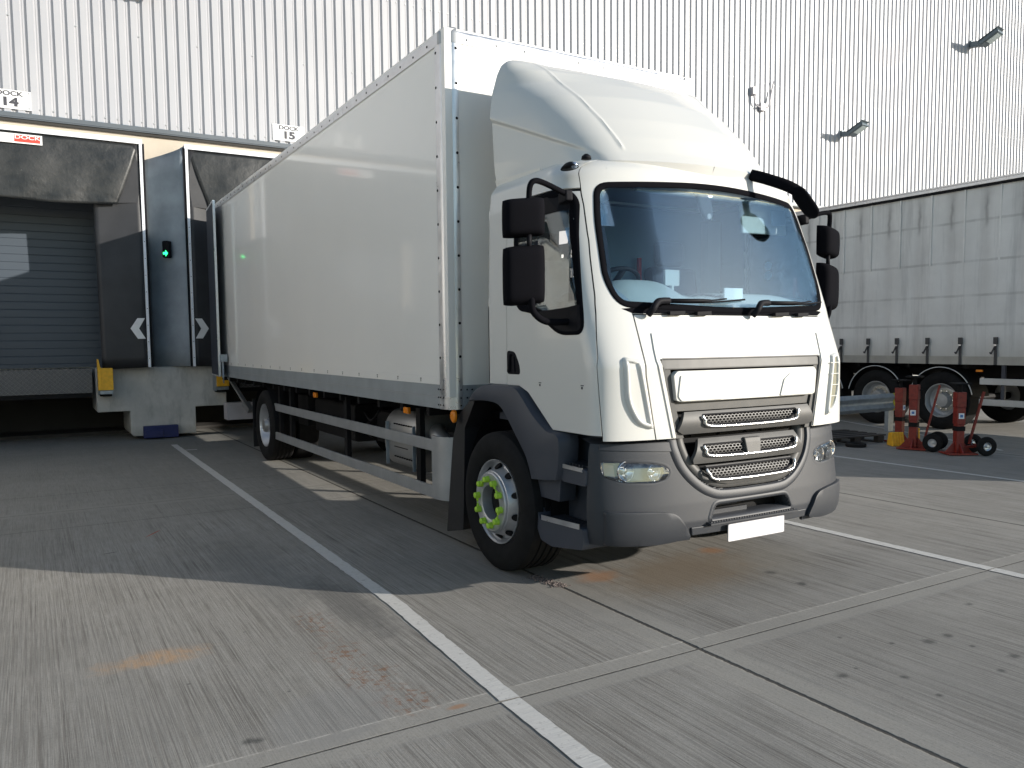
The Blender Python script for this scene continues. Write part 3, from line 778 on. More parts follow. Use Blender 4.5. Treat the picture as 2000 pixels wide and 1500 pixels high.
# rear doors folded forward along the sides
for s in (-1, 1):
    bm = BM(); prism(bm, [(s * 1.305, 9.37), (s * 1.335, 9.37), (s * 1.43, 8.28), (s * 1.40, 8.28)], 1.165, 4.02, 'xy')
    d = T('rear_door', bm, FABD if False else INTD); 
    bm = BM()
    bar(bm, (s * 1.417, 8.27, 1.16), (s * 1.417, 8.27, 4.02), .035, .03, (0, 1, 0)); bar(bm, (s * 1.417, 8.27, 1.165), (s * 1.322, 9.37, 1.165), .035, .02); bar(bm, (s * 1.417, 8.27, 4.02), (s * 1.322, 9.37, 4.02), .035, .03)
    T('edge_trim', bm, ALU, d)
    bm = BM(); bar(bm, (s * 1.37, 8.24, 1.14), (s * 1.37, 8.24, 1.45), .03, .03, (0, 1, 0)); box(bm, min(s * 1.30, s * 1.41), max(s * 1.30, s * 1.41), 8.20, 8.26, 1.40, 1.52)
    tube(bm, smoothpath([(s * 1.37, 8.2, 1.3), (s * 1.38, 8.15, 1.15), (s * 1.37, 8.2, 1.05), (s * 1.36, 8.3, 1.1)]), .008, 6); T('latch', bm, GALV, d)
# ---- cab geometry
ZF = [.30, .42, .52, .97, 1.52, 1.84, 2.706, 2.80, 2.85, 2.885]; YF = [-1.94, -1.955, -1.965, -1.915, -1.905, -1.80, -1.581, -1.56, -1.52, -1.46]
ZW = [1.0, 1.95, 2.62, 2.76, 2.82, 2.865, 2.885]; WW = [1.15, 1.15, 1.135, 1.115, 1.07, 1.0, .93]
SA, SN = .28, 3.4
def cf(z): return interp(z, ZF, YF)
def cw(z): return interp(z, ZW, WW)
def sa(z): return interp(z, [1.0, 1.9, 2.35, 2.7, 2.9], [.28, .28, .34, .42, .46])
def sn(z): return interp(z, [1.0, 1.55, 1.9, 2.35, 2.7, 2.9], [3.1, 3.15, 2.9, 2.6, 2.35, 2.3])
def cy(x, z, off=0):
    w_ = cw(z) + off; u = min(abs(x) / w_, .9999); n_ = sn(z); return cf(z) - off + sa(z) * (1 - (1 - u ** n_) ** (1 / n_))
def cx(y, z, off=0):
    q = min(1, max(0, 1 - (y - cf(z) + off) / sa(z))); n_ = sn(z); return (cw(z) + off) * (1 - q ** n_) ** (1 / n_)
def mF(x, z, o): return (x, cy(x, z) - o, z)
def mS(s):
    def f(y, z, o): return (s * (cx(y, z) + o), y, z)
    return f
def ysm(z): return interp(z, [1.09, 1.57, 1.95, 2.20, 2.31, 2.54, 2.70, 2.93], [-1.766, -1.732, -1.642, -1.565, -1.533, -1.452, -1.388, -1.30])
def xbn(z): return interp(z, [1.06, 1.455, 1.84, 2.66, 2.9], [.785, .850, .862, .86, .80])
def zbot(y): return interp(-y, [.42, .861, .982, 1.28, 1.8], [1.368, 1.368, 1.327, 1.093, 1.092])
YR, YDR = -.42, -.688
WS = roundpoly([(-1.008, 2.05), (-.945, 1.888), (0, 1.85), (.945, 1.888), (1.008, 2.05), (.982, 2.43), (.93, 2.69), (0, 2.740), (-.93, 2.69), (-.982, 2.43)], [.1, .12, .3, .12, .1, .1, .09, .3, .09, .1], 6)
SWIN = roundpoly([(-.80, 2.40), (-.80, 2.628), (-1.365, 2.645), (-1.425, 2.57), (-1.595, 1.9), (-1.625, 1.722), (-1.365, 1.722), (-1.10, 1.865), (-.86, 1.90), (-.80, 2.0)], [.05, .06, .07, .1, .1, .07, .08, .12, .06, .05], 5)
GR = [(-.742, 1.562), (.742, 1.562), (.632, 1.04), (-.632, 1.04)]
def scale_poly(p, d):
    sg = 1 if area2(p) > 0 else -1; N = len(p); out = []
    for i in range(N):
        a, b = Vector(p[i - 1]), Vector(p[(i + 1) % N]); t = (b - a).normalized(); n = Vector((t.y, -t.x)) * sg; out.append((p[i][0] + n.x * d, p[i][1] + n.y * d))
    return out
WS_in = scale_poly(resample(WS, .05), -.0)
WSH = scale_poly(resample(WS, .05), -.016); SWH = scale_poly(resample(SWIN, .05), -.012)
def keep_shell(c):
    x, y, z = c
    if abs(x) < 1.06 and y < -1.3 and inside(WSH, x, z): return False
    if inside(SWH, y, z) and abs(x) > .9 : return False
    if abs(x) < .8 and y < -1.4 and inside(GR, x, z): return False
    return True
def side_pt(y, z, off=0, s=-1): return (s * cx(y, z, off), y, z)
G_ = .0035
# body: rear pillar, header, corners, windscreen surround
bm = BM()
for s in (-1, 1):
    def P1(u, v, s=s):   # rear pillar
        y = YR + (YDR + G_ - YR) * u; zb = zbot(y); z = zb + (2.66 - zb) * v; return side_pt(y, z, 0, s)
    grid(bm, P1, lin(0, 1, 14), lin(0, 1, 60), keep_shell)
    def P1b(u, v, s=s):
        z = 2.66 + .225 * v; y1 = ysm(z); y = YR + (y1 - YR) * u; return side_pt(y, z, 0, s)
    grid(bm, P1b, lin(0, 1, 60), lin(0, 1, 14), keep_shell)
    def P2(u, v, s=s):
        z = 1.06 + 1.825 * v; x0 = cx(ysm(z) - G_, z); x1 = xbn(z) + (G_ if z < 1.85 else 0)
        x = x0 + (x1 - x0) * u; x = x0 - (x0 - x1) * (u ** 1.5 * .5 + u * .5); return (s * x, cy(x, z), z)
    grid(bm, P2, lin(0, 1, 26), lin(0, 1, 94), keep_shell)
    def P3(u, v, s=s):
        z = 1.842 + (2.885 - 1.842) * v; x1 = xbn(z); return (s * x1 * (1 - u), cy(x1 * (1 - u), z), z)
    grid(bm, P3, lin(0, 1, 60), lin(0, 1, 70), keep_shell)
def rimline(z): 
    L = []
    for s in (-1, 1):
        row = [side_pt(y, z, 0, s) for y in lin(YR, ysm(z), 12)] + [(s * x, cy(x, z), z) for x in lin(cx(ysm(z), z), 0, 24)][1:]
        L.append(row)
    return L[0] + L[1][::-1][1:]
bm.faces.new([bm.verts.new(p) for p in rimline(2.885)])
# rear wall
bw = []
for z in lin(1.37, 2.885, 30): bw.append((-cx(YR, z), z))
pts = bw + [(-a, b) for a, b in bw[::-1]]
bm.faces.new([bm.verts.new((a, YR, b)) for a, b in pts])
bmesh.ops.remove_doubles(bm, verts=bm.verts, dist=2e-4)
body = T('cab_body', bm, WHITE, smooth='auto', solid=.012)
# inner lining
bm = BM()
for s in (-1, 1):
    grid(bm, lambda u, v, s=s: side_pt(YR - .03 + (ysm(1.06 + 1.8 * v) - YR) * u, 1.06 + 1.8 * v, -.022, s), lin(0, 1, 70), lin(0, 1, 90), lambda c: not inside(SWIN, c.y, c.z) and (c.z > zbot(c.y) + .012))
    grid(bm, lambda u, v, s=s: (s * cx(ysm(1.09 + 1.8 * v), 1.09 + 1.8 * v, -.022) * (1 - u), cy(cx(ysm(1.09 + 1.8 * v), 1.09 + 1.8 * v, -.022) * (1 - u), 1.09 + 1.8 * v, -.022), 1.09 + 1.8 * v), lin(0, 1, 80), lin(0, 1, 90), lambda c: not inside(WS, c.x, c.z) and not inside(GR, c.x, c.z))
grid(bm, lambda u, v: (u, YR - .02, v), lin(-1.0, 1.0, 4), lin(1.38, 2.78, 4)); grid(bm, lambda u, v: (u, v, 2.80), lin(-.9, .9, 4), lin(-1.35, YR - .02, 4))
T('cab_lining', bm, INTD)
# doors
for s in (-1, 1):
    bm = BM()
    def D(u, v, s=s):
        zt = 2.636; z = 1.092 + (zt - 1.092) * v; y = YDR - G_ + (ysm(z) + G_ - YDR) * u; zb = zbot(y); z = zb + (zt - zb) * v
        y = YDR - G_ + (ysm(z) + G_ - YDR) * u; return side_pt(y, z, 0.0015, s)
    grid(bm, D, lin(0, 1, 70), lin(0, 1, 96), keep_shell)
    d = T('door', bm, WHITE, smooth='auto', solid=.012)
    bm = BM(); bezel(bm, mS(s), SWIN, [(.008, .0), (.008, .006), (-.008, .006), (-.03, .0), (-.05, -.012)]); T('window_seal', bm, SEAL, d, smooth=True)
    bm = BM(); patch(bm, mS(s), scale_poly(SWIN, -.01), -.004, -.008, .12); wn = T('window', bm, GLASSS, d, smooth=True)
    # black lower corner and top strip of window frame
    bm = BM(); patch(bm, mS(s), roundpoly([(-1.10, 1.875), (-1.365, 1.735), (-1.61, 1.735), (-1.588, 1.905), (-1.45, 1.89)], .03, 3), .004, -.003, .12); patch(bm, mS(s), roundpoly([(-.81, 2.62), (-.81, 2.5), (-1.44, 2.52), (-1.40, 2.60), (-1.36, 2.632)], .02, 3), .003, -.003, .12); T('window_corner', bm, BLACK, d)
    # handle
    bm = BM(); patch(bm, mS(s), roundpoly([(-.695, 1.445), (-.695, 1.615), (-.80, 1.605), (-.86, 1.52), (-.875, 1.445)], .03, 4), .006, -.004, .08)
    bar(bm, (s * 1.166, -.735, 1.46), (s * 1.166, -.755, 1.59), .02, .02); bar(bm, (s * 1.16, -.80, 1.46), (s * 1.16, -.79, 1.57), .012, .03); T('handle', bm, BLACK, d, bevel=.004)
    bm = BM(); patch(bm, mS(s), [(-.71, 1.395), (-.71, 1.372 + .028), (-1.72, 1.40), (-1.72, 1.372)], .002, -.001, .2); T('door_strip', bm, ALU if False else WHITE, d)
    bm = BM()
    for yy in (-1.115, -1.60): patch(bm, mS(s), [(yy, 1.395), (yy, 1.401), (yy - .03, 1.401), (yy - .03, 1.395)], .004, 0, .2); patch(bm, mS(s), [(yy - .005, 1.375), (yy - .005, 1.39), (yy - .02, 1.39), (yy - .02, 1.375)], .004, 0, .2)
    T('marks', bm, INK, d)
# front panel (bonnet)
bm = BM()
for s in (-1, 1):
    def Bn(u, v, s=s):
        z = 1.06 + (1.834 - 1.06) * v; x1 = xbn(z) - G_; x = x1 * (1 - u)
        lift = .004
        return (s * x, cy(x, z) - lift, z)
    grid(bm, Bn, lin(0, 1, 74), lin(0, 1, 60), keep_shell)
bmesh.ops.remove_doubles(bm, verts=bm.verts, dist=2e-4)
bon = T('front_panel', bm, WHITE, smooth='auto', solid=.014)
# raised ridge lines on bonnet beside the grille
bm = BM()
for s in (-1, 1):
    for i in range(20):
        pass
    P_ = [(s * .775, 1.62), (s * .775, 1.55), (s * .665, 1.065), (s * .642, 1.065), (s * .752, 1.56), (s * .768, 1.72)]
    patch(bm, mF, P_, .012, .0, .08)
T('grille_flank', bm, WHITE, bon)
# windscreen
bm = BM(); bezel(bm, mF, WS, [(.005, .0), (.004, .005), (-.010, .006), (-.026, .001), (-.036, -.004)], .03); ws = None
wsf = T('windscreen_seal', bm, SEAL, smooth=True)
bm = BM(); patch(bm, mF, scale_poly(resample(WS, .06), -.02), -.001, -.006, .12); ws = T('windscreen', bm, GLASS, smooth=True)
# black band at bottom (scuttle) with washer pipes
bm = BM(); SC = [(-.93, 1.874), (-.86, 1.845), (0, 1.840), (.86, 1.845), (.93, 1.874), (.8, 1.885), (0, 1.874), (-.8, 1.885)]
patch(bm, mF, SC, .003, -.01, .08); T('scuttle', bm, SEAL)
# wipers
for x0, x1 in ((-.775, .08), (.11, .95)):
    bm = BM()
    def W_(x, z, o): return mF(x, z, o)
    tube(bm, smoothpath([W_(x0 - .0, 1.835, .03), W_(x0 + .015, 1.875, .07), W_(x0 + .07, 1.918, .06), W_(x0 + .16, 1.924, .045)], 5), [.022] * 16, 8)
    tube(bm, [W_(x0 + .15, 1.924, .045), W_(x0 + .45, 1.93, .04), W_(x0 + .52, 1.932, .03)], [.014, .011, .008], 8)
    wp = T('wiper', bm, BLACK, smooth=True)
    bm = BM(); tube(bm, [W_(x0 + .12 + (x1 - x0 - .12) * k / 12, 1.918 + .028 * k / 12 - .012 * math.sin(k / 12 * 3.1), .012) for k in range(13)], .007, 6); tube(bm, [W_(x0 + .22 + .05 * k, 1.935 - .012 * math.sin(k / 9 * 3.1) + .012 * k / 9, .025) for k in range(10)], .006, 6)
    T('wiper_blade', bm, BLACK, wp)
bm = BM()
for a, b in ((-.40, -.28), (.32, .46), (-.62, -.5), (.56, .68)): bar(bm, mF(a, 1.845, .03), mF(b, 1.85, .03), .03, .022)
T('washer_jets', bm, BLACK, truck)
# ---- grille
rec = .0
bm = BM()   # frame recess surround
def strip_open(bm, mp, pts, prof):
    rows = []
    for i, p in enumerate(pts):
        a = Vector(pts[max(0, i - 1)]); b = Vector(pts[min(len(pts) - 1, i + 1)]); t = (b - a).normalized(); n = Vector((-t.y, t.x)) * -1
        rows.append([bm.verts.new(mp(p[0] + n.x * o, p[1] + n.y * o, d)) for o, d in prof])
    for A_, B2 in zip(rows, rows[1:]):
        for k in range(len(prof) - 1): bm.faces.new((A_[k], A_[k + 1], B2[k + 1], B2[k]))
GP = [(.632, 1.06)] + [(.632 + .11 * t, 1.06 + .50 * t) for t in lin(.1, .97, 12)] + [(x, 1.562) for x in lin(.725, -.725, 40)] + [(-.632 - .11 * t, 1.06 + .50 * t) for t in lin(.97, .1, 12)] + [(-.632, 1.06)]
strip_open(bm, mF, GP, [(.002, .007), (-.006, .007), (-.010, -.004), (-.03, -.03)])
grl = T('grille', bm, GRILLE, smooth=False)
bm = BM()
fr = [(-.705, 1.55), (.705, 1.55), (.70, 1.505), (.65, 1.505), (.62, 1.28), (.575, 1.245), (-.575, 1.245), (-.62, 1.28), (-.65, 1.505), (-.70, 1.505)]
patch(bm, mF, [(-.735, 1.553), (.735, 1.553), (.722, 1.492), (-.722, 1.492)], -.002, -.03, .1)
for s in (-1, 1): patch(bm, mF, [(s * .722, 1.491), (s * .668, 1.491), (s * .645, 1.30), (s * .565, 1.055), (s * .625, 1.055)], -.006, -.03, .1)
patch(bm, mF, [(-.635, 1.285), (.635, 1.285), (.61, 1.225), (-.61, 1.225)], -.022, -.05, .1)
T('grille_surround', bm, GRILLE, grl, bevel=.004)
bm = BM(); grid(bm, lambda u, v: (u, cy(u, v) + .09, v), lin(-.74, .74, 20), lin(1.0, 1.57, 6)); T('grille_backing', bm, CHASS, grl)
bm = BM(); NP = roundpoly([(-.635, 1.482), (.635, 1.482), (.664, 1.455), (.645, 1.298), (.61, 1.288), (-.61, 1.288), (-.645, 1.298), (-.664, 1.455)], .012, 3)
patch(bm, mF, NP, .022, -.02, .07); np_ = T('name_panel', bm, WHITE, grl, bevel=.006)
bm = BM()
for s in (-1, 1): patch(bm, mF, roundpoly([(s * .615, 1.455), (s * .375, 1.445), (s * .31, 1.405), (s * .27, 1.293), (s * .61, 1.293), (s * .635, 1.32)], .012, 3), .030, .02, .07)
T('panel_relief', bm, WHITE, np_, bevel=.005)
# slats: convex bars with mesh openings
def slat(z0, z1, wt, wb, tip, mesh, name, chrome=True, out=.02):
    """z0 bottom, z1 top, wt half width top, wb bottom; mesh=(mzt, mzb, mwt, mwb)"""
    bm = BM(); mzt, mzb, mwt, mwb = mesh
    M_ = roundpoly([(-mwt, mzt), (mwt, mzt), (mwt - .01, mzt - (mzt - mzb) * .4), (mwb, mzb), (-mwb, mzb), (-mwt + .01, mzt - (mzt - mzb) * .4)], .03, 4)
    def bo(x, z): return out + .028 * math.sin(max(0, min(1, (z - z0) / (z1 - z0))) * math.pi * .8 + .3)
    def f(u, v):
        wv = wt + (wb - wt) * (1 - v); wv = interp(v, [0, .18, 1], [wb, tip, wt]); z = z0 + (z1 - z0) * v; x = (u) * wv; return (x, cy(x, z) - bo(x, z), z)
    grid(bm, f, lin(-1, 1, 150), lin(0, 1, 26), lambda c: not inside(M_, c.x, c.z))
    o = T(name, bm, GRILLE, grl, smooth='auto', solid=.03)
    mo = lambda a, b, d: (a, cy(a, b) - bo(a, b) - d, b)
    bm = BM(); bezel(bm, mo, M_, [(.008, .0), (.006, .003), (-.002, .001), (-.006, -.03)], .03); T('opening_lip', bm, BLACK, o, smooth=True)
    if chrome:
        L = [p for p in M_]; bm = BM(); n = len(L)
        low = [(-mwt - .004, mzt - .002), (-mwt + .006, mzt - (mzt - mzb) * .4), (-mwb, mzb - .004), (mwb, mzb - .004), (mwt - .006, mzt - (mzt - mzb) * .4), (mwt + .004, mzt - .002)]
        low = smoothpath([(a, 0, b) for a, b in low], 8)
        pts = [(p.x, cy(p.x, p.z) - bo(p.x, p.z) - .014, p.z) for p in low]
        tube(bm, pts, .0085, 8); T('bright_strip', bm, FRAMEW if False else CHROMEW, o, smooth=True)
    # honeycomb
    bm = BM(); rx, rz = .0165, .0095; j = 0; z = mzb
    while z < mzt:
        x = -mwt + (rx * .98 if j % 2 else 0)
        while x < mwt:
            if inside(M_, x, z) or inside(M_, x, z - .006):
                O_ = [(x + rx * 1.16 * math.cos(math.pi / 6 + math.pi / 3 * k), z + rz * 1.16 * math.sin(math.pi / 6 + math.pi / 3 * k)) for k in range(6)]
                I_ = [(x + rx * .88 * math.cos(math.pi / 6 + math.pi / 3 * k), z + rz * .86 * math.sin(math.pi / 6 + math.pi / 3 * k)) for k in range(6)]
                a = [bm.verts.new(mo(p[0], p[1], -.012 - (.0004 if j % 2 else 0))) for p in O_]; b = [bm.verts.new(mo(p[0], p[1], -.012 - (.0004 if j % 2 else 0))) for p in I_]
                for k in range(6): bm.faces.new((a[k], a[(k + 1) % 6], b[(k + 1) % 6], b[k]))
            x += rx * 1.96
        z += rz * 1.7; j += 1
    T('mesh', bm, GREYHEX, o)
    bm = BM(); patch(bm, lambda a, b, d: (a, cy(a, b) - d, b), [(-mwt - .01, mzt + .01), (mwt + .01, mzt + .01), (mwb + .03, mzb - .01), (-mwb - .03, mzb - .01)], -.035 + out, -.04 + out, .1); T('mesh_back', bm, CHASS, o)
    return o
CHROMEW = simple('bright_trim', (.78, .78, .77), .22, .75, var=.02)
GREYHEX = simple('mesh_grey', (.062, .062, .062), .5, .1)
slat(1.080, 1.222, .575, .585, .635, (1.197, 1.128, .44, .345), 'upper_slat', out=.0)
# ---- bumper
ZFB = [.36, .43, .52, .64, .97, 1.05]; YFB = [-1.915, -1.945, -1.955, -1.945, -1.905, -1.89]
def bw_(z): return interp(z, [.36, .45, .62, 1.0, 1.05], [1.125, 1.145, 1.155, 1.15, 1.14])
BA, BN = .35, 2.65
def by(x, z, off=0):
    w_ = bw_(z) + off; u = min(abs(x) / w_, .9999); return interp(z, ZFB, YFB) - off + BA * (1 - (1 - u ** BN) ** (1 / BN))
def mB(x, z, o): return (x, by(x, z) - o, z)
UT = [(-.612, 1.06), (-.60, .98), (-.555, .88), (-.47, .79), (-.36, .725), (-.22, .70), (.22, .70), (.36, .725), (.47, .79), (.555, .88), (.60, .98), (.612, 1.06)]
HL = {s: roundpoly([(s * 1.10, .932), (s * 1.092, .835), (s * .985, .795), (s * .78, .785), (s * .695, .805), (s * .668, .85), (s * .70, .885), (s * .79, .908)], .03, 4) for s in (-1, 1)}
HLH = {s: scale_poly(resample(HL[s], .03), -.004) for s in (-1, 1)}
FG = roundpoly([(-.335, .612), (.335, .612), (.375, .52), (-.375, .52)], [.035, .035, .01, .01], 4)
bm = BM()
def bmp(u, v):
    """u -1..1 along contour: centre to side; last part runs along the side back to y=-1.69"""
    z = .40 + (1.035 - .40) * v; a = abs(u); s = 1 if u > 0 else -1
    zz = z
    if a < .9: x = a / .9 * 1.06; p = (s * x, by(x, zz), z)
    else:
        t = (a - .9) / .1; y0 = by(1.06, zz); y = y0 + (-1.655 - y0) * t; q = min(1, max(0, 1 - (y - interp(zz, ZFB, YFB)) / BA)); p = (s * bw_(zz) * (1 - q ** BN) ** (1 / BN), y, z)
    # lower cut in the middle: raise bottom edge
    return p
grid(bm, bmp, lin(-1, 1, 240), lin(0, 1, 60), lambda c: not (inside(UT, c.x, c.z) or inside(HLH[-1], c.x, c.z) or inside(HLH[1], c.x, c.z) or inside(FG, c.x, c.z)) and not (abs(c.x) < .53 and c.z < .445))
bump_ = T('bumper', bm, GREYP, smooth='auto', solid=.02)
bm = BM()   # top shelf of bumper, rounded step back
for s in (-1, 1):
    grid(bm, lambda u, v, s=s: (s * (.60 + (1.12 - .60) * u), by(.60 + (1.12 - .60) * u, 1.03) + .0 + .10 * math.sin(v * 1.57), 1.035 + .028 * math.sin(v * 1.57)), lin(0, 1, 20), lin(0, 1, 6))
    patch(bm, mB, [(s * .625, 1.033), (s * 1.09, 1.033), (s * 1.095, 1.0), (s * .635, .975)], .008, -.005, .06)
T('bumper_ledge', bm, GREYP, bump_, smooth='auto')
# U shaped lip around lower grille
Us = [(p.x, p.z) for p in smoothpath([(a, 0, b) for a, b in UT], 6)]
bm = BM(); strip_open(bm, mB, Us, [(.062, .0), (.050, .010), (.040, .012), (.004, .014), (.0, .011), (-.006, -.01)]); T('u_lip', bm, GREYP, bump_, smooth=True)
bm = BM(); strip_open(bm, mB, Us, [(-.010, -.012), (-.012, -.003), (-.055, .002), (-.085, -.03), (-.09, -.07)]); ug = T('lower_grille', bm, GRILLE, smooth=True)
bm = BM(); grid(bm, lambda u, v: (u, by(u, v) + .10, v), lin(-.62, .62, 16), lin(.68, 1.10, 6)); T('grille_backing', bm, CHASS, ug)
grl2 = grl; grl = ug
_cy = cy
def cy(x, z, off=0): return by(x, z, off) if z < 1.06 else _cy(x, z, off)
slat(.885, 1.045, .448, .50, .512, (1.003, .935, .425, .335), 'middle_slat', out=.01)
slat(.735, .868, .40, .22, .33, (.853, .780, .405, .30), 'lower_slat', out=.0)
bm = BM(); patch(bm, mB, [(-.076, 1.03), (.076, 1.03), (.062, .925), (-.062, .925)], .05, .0, .1); T('badge_block', bm, GRILLE, ug, bevel=.006)
cy = _cy
bm = BM()
box(bm, -.55, .55, -1.82, -1.80, 1.03, 1.09)
for xx, a in ((-.45, .03), (-.2, .02), (.05, .03), (.2, .02)): box(bm, xx, xx + a, -1.84, -1.82, 1.05, 1.075)
for s in (-1, 1): tube(bm, [(s * .60, -1.84, 1.07), (s * .75, -1.80, 1.065)], .012, 6)
T('latch_bar', bm, CHASS, ug)
# fog opening and tread step
bm = BM(); bezel(bm, mB, FG, [(.03, .0), (.02, .006), (.0, .004), (-.012, -.05), (-.012, -.12)], .03); fo = T('lower_opening', bm, GREYP, bump_, smooth=True)
bm = BM(); box(bm, -.42, .42, -1.80, -1.78, .45, .66); T('opening_back', bm, CHASS, fo)
bm = BM(); box(bm, -.30, .02, -1.88, -1.86, .525, .56); tube(bm, [(-.35, -1.85, .585), (-.05, -1.85, .585)], .01, 8); T('tow_bracket', bm, GREYP, fo)
bm = BM(); patch(bm, mB, [(-.54, .485), (.54, .485), (.53, .432), (-.53, .432)], .012, -.05, .08); lowb = T('lower_lip', bm, GREYP, bump_, bevel=.006)
bm = BM(); prism(bm, [(-1.985, .488), (-1.985, .500), (-1.84, .525), (-1.84, .512)], -.41, .41, 'yz'); stp = T('front_step', bm, GREYP, bump_)
bm = BM()
for i in range(34):
    for j in range(5): box(bm, -.395 + i * .0235, -.382 + i * .0235, -1.97 + j * .026, -1.957 + j * .026, .502 + j * .0045, .509 + j * .0045)
T('step_studs', bm, GREYP, stp)
# corner guards
for s in (-1, 1):
    CG = roundpoly([(s * 1.10, .625), (s * .80, .61), (s * .66, .59), (s * .595, .50), (s * .55, .425), (s * .75, .395), (s * 1.09, .405)], [.02, .05, .08, .05, .03, .1, .02], 4)
    bm = BM()
    t_ = bmesh.new()
    patch(bm, lambda a, b, d: (a, by(a, b) - d, b), CG, .030, -.01, .05); t_.free()
    o = T('corner_guard', bm, GREYP, bump_, smooth='auto', bevel=.018)
    bm = BM(); grid(bm, lambda u, v, s=s: (s * (bw_(.5) + .030 + .012 * math.sin(v * 3.1)), -1.71 + .36 * u * 1.0, .40 + .22 * v), lin(0, 1, 6), lin(0, 1, 8))
# headlights
for s in (-1, 1):
    bm = BM(); bezel(bm, mB, HL[s], [(.020, .0005), (.006, .0015), (.0, .0), (-.008, -.008), (-.012, -.03)], .03); hb = T('headlight', bm, GREYP, smooth=True)
    bm = BM(); patch(bm, lambda a, b, d: (a, by(a, b) - d, b), scale_poly(HL[s], .004), -.055, -.06, .04); T('reflector', bm, REFB, hb)
    bm = BM(); rr = random.Random(5 + s)
    for (hx, hz, hr) in ((s * .955, .865, .058), (s * .775, .848, .048)):
        y0 = by(hx, hz); lathe(bm, [(.055, .012), (.05, hr * .45), (.03, hr * .8), (.012, hr), (.008, hr + .004), (.02, hr + .006)], (hx, y0, hz), 'y', 24)
    T('lamp_bowl', bm, CHROME, hb, smooth=True)
    bm = BM()
    for (hx, hz, hr) in ((s * .955, .865, .05), (s * .775, .848, .042)): lathe(bm, [(.02, 0.0001), (.018, hr * .35), (.03, hr * .4)], (hx, by(hx, hz), hz), 'y', 16)
    T('bulb', bm, CHROME, hb, smooth=True)
    bm = BM(); patch(bm, mB, [(s * 1.075, .912), (s * 1.07, .842), (s * 1.01, .825), (s * 1.015, .90)], -.03, -.05, .04); T('indicator', bm, simple('indicator_lens', (.55, .42, .38), .2, coat=.5), hb)
    bm = BM(); patch(bm, mB, scale_poly(HL[s], -.002), .004, .001, .04); T('lens', bm, GLASSL, hb, smooth=True)
# number plate
bm = BM(); prism(bm, roundpoly([(-.262, .367), (.262, .367), (.262, .479), (-.262, .479)], .008, 3), -1.990, -1.982, 'xz'); npl = T('number_plate', bm, PLATE)
bm = BM(); box(bm, -.05, .02, -1.9915, -1.9905, .373, .377); T('plate_mark', bm, CONDUIT, npl)
bm = BM(); bezel(bm, lambda a, b, d: (a, -1.990 - d, b), roundpoly([(-.262, .367), (.262, .367), (.262, .479), (-.262, .479)], .008, 3), [(.0015, -.005), (.0015, .0006), (-.002, .0006)], .1); T('plate_rim', bm, CONDUIT, npl)
# corner vents beside the bonnet
for s in (-1, 1):
    mc = lambda a, b, d: (a, _cy(a, b) - d, b)
    VO = roundpoly([(s * .995, 1.575), (s * .892, 1.555), (s * .812, 1.131), (s * .912, 1.16), (s * .985, 1.29)], [.03, .01, .01, .06, .08], 4)
    bm = BM(); bezel(bm, mc, VO, [(.006, .0), (.0, .018), (-.010, .024), (-.020, .022), (-.026, .008), (-.03, .0)], .03); cvo = T('air_deflector', bm, WHITE, smooth=True)
    bm = BM(); patch(bm, mc, scale_poly(VO, -.025), .009, .002, .05); T('deflector_face', bm, WHITE if s < 0 else VENT, cvo)
    if s > 0:
        bm = BM()
        for zz in (1.26, 1.34, 1.42, 1.50): patch(bm, mc, [(.85, zz), (.97, zz), (.97, zz + .006), (.85, zz + .006)], .024, .016, .05)
        T('vent_bars', bm, WHITE, cvo)
    # swollen housing along the corner
    bm = BM()
    def sw(u, v, s=s):
        z = 1.10 + .60 * v; x = cx(-1.60 - .16 * 0, z); t = u
        xx = .80 + (1.155 - .80) * min(1, t * 1.15); h = .038 * math.sin(min(1, max(0, (1.0 - t))) * 1.3 + .0) * math.sin(min(1, v * 6) * 1.57) * math.sin(min(1, (1 - v) * 4) * 1.57)
        return (s * xx, _cy(xx, z) - h * .8, z)
# side far vent visible as projecting frame at right silhouette
bm = BM()
VP = roundpoly([(-1.50, 1.62), (-1.74, 1.58), (-1.76, 1.25), (-1.70, 1.12), (-1.50, 1.10)], .06, 4)
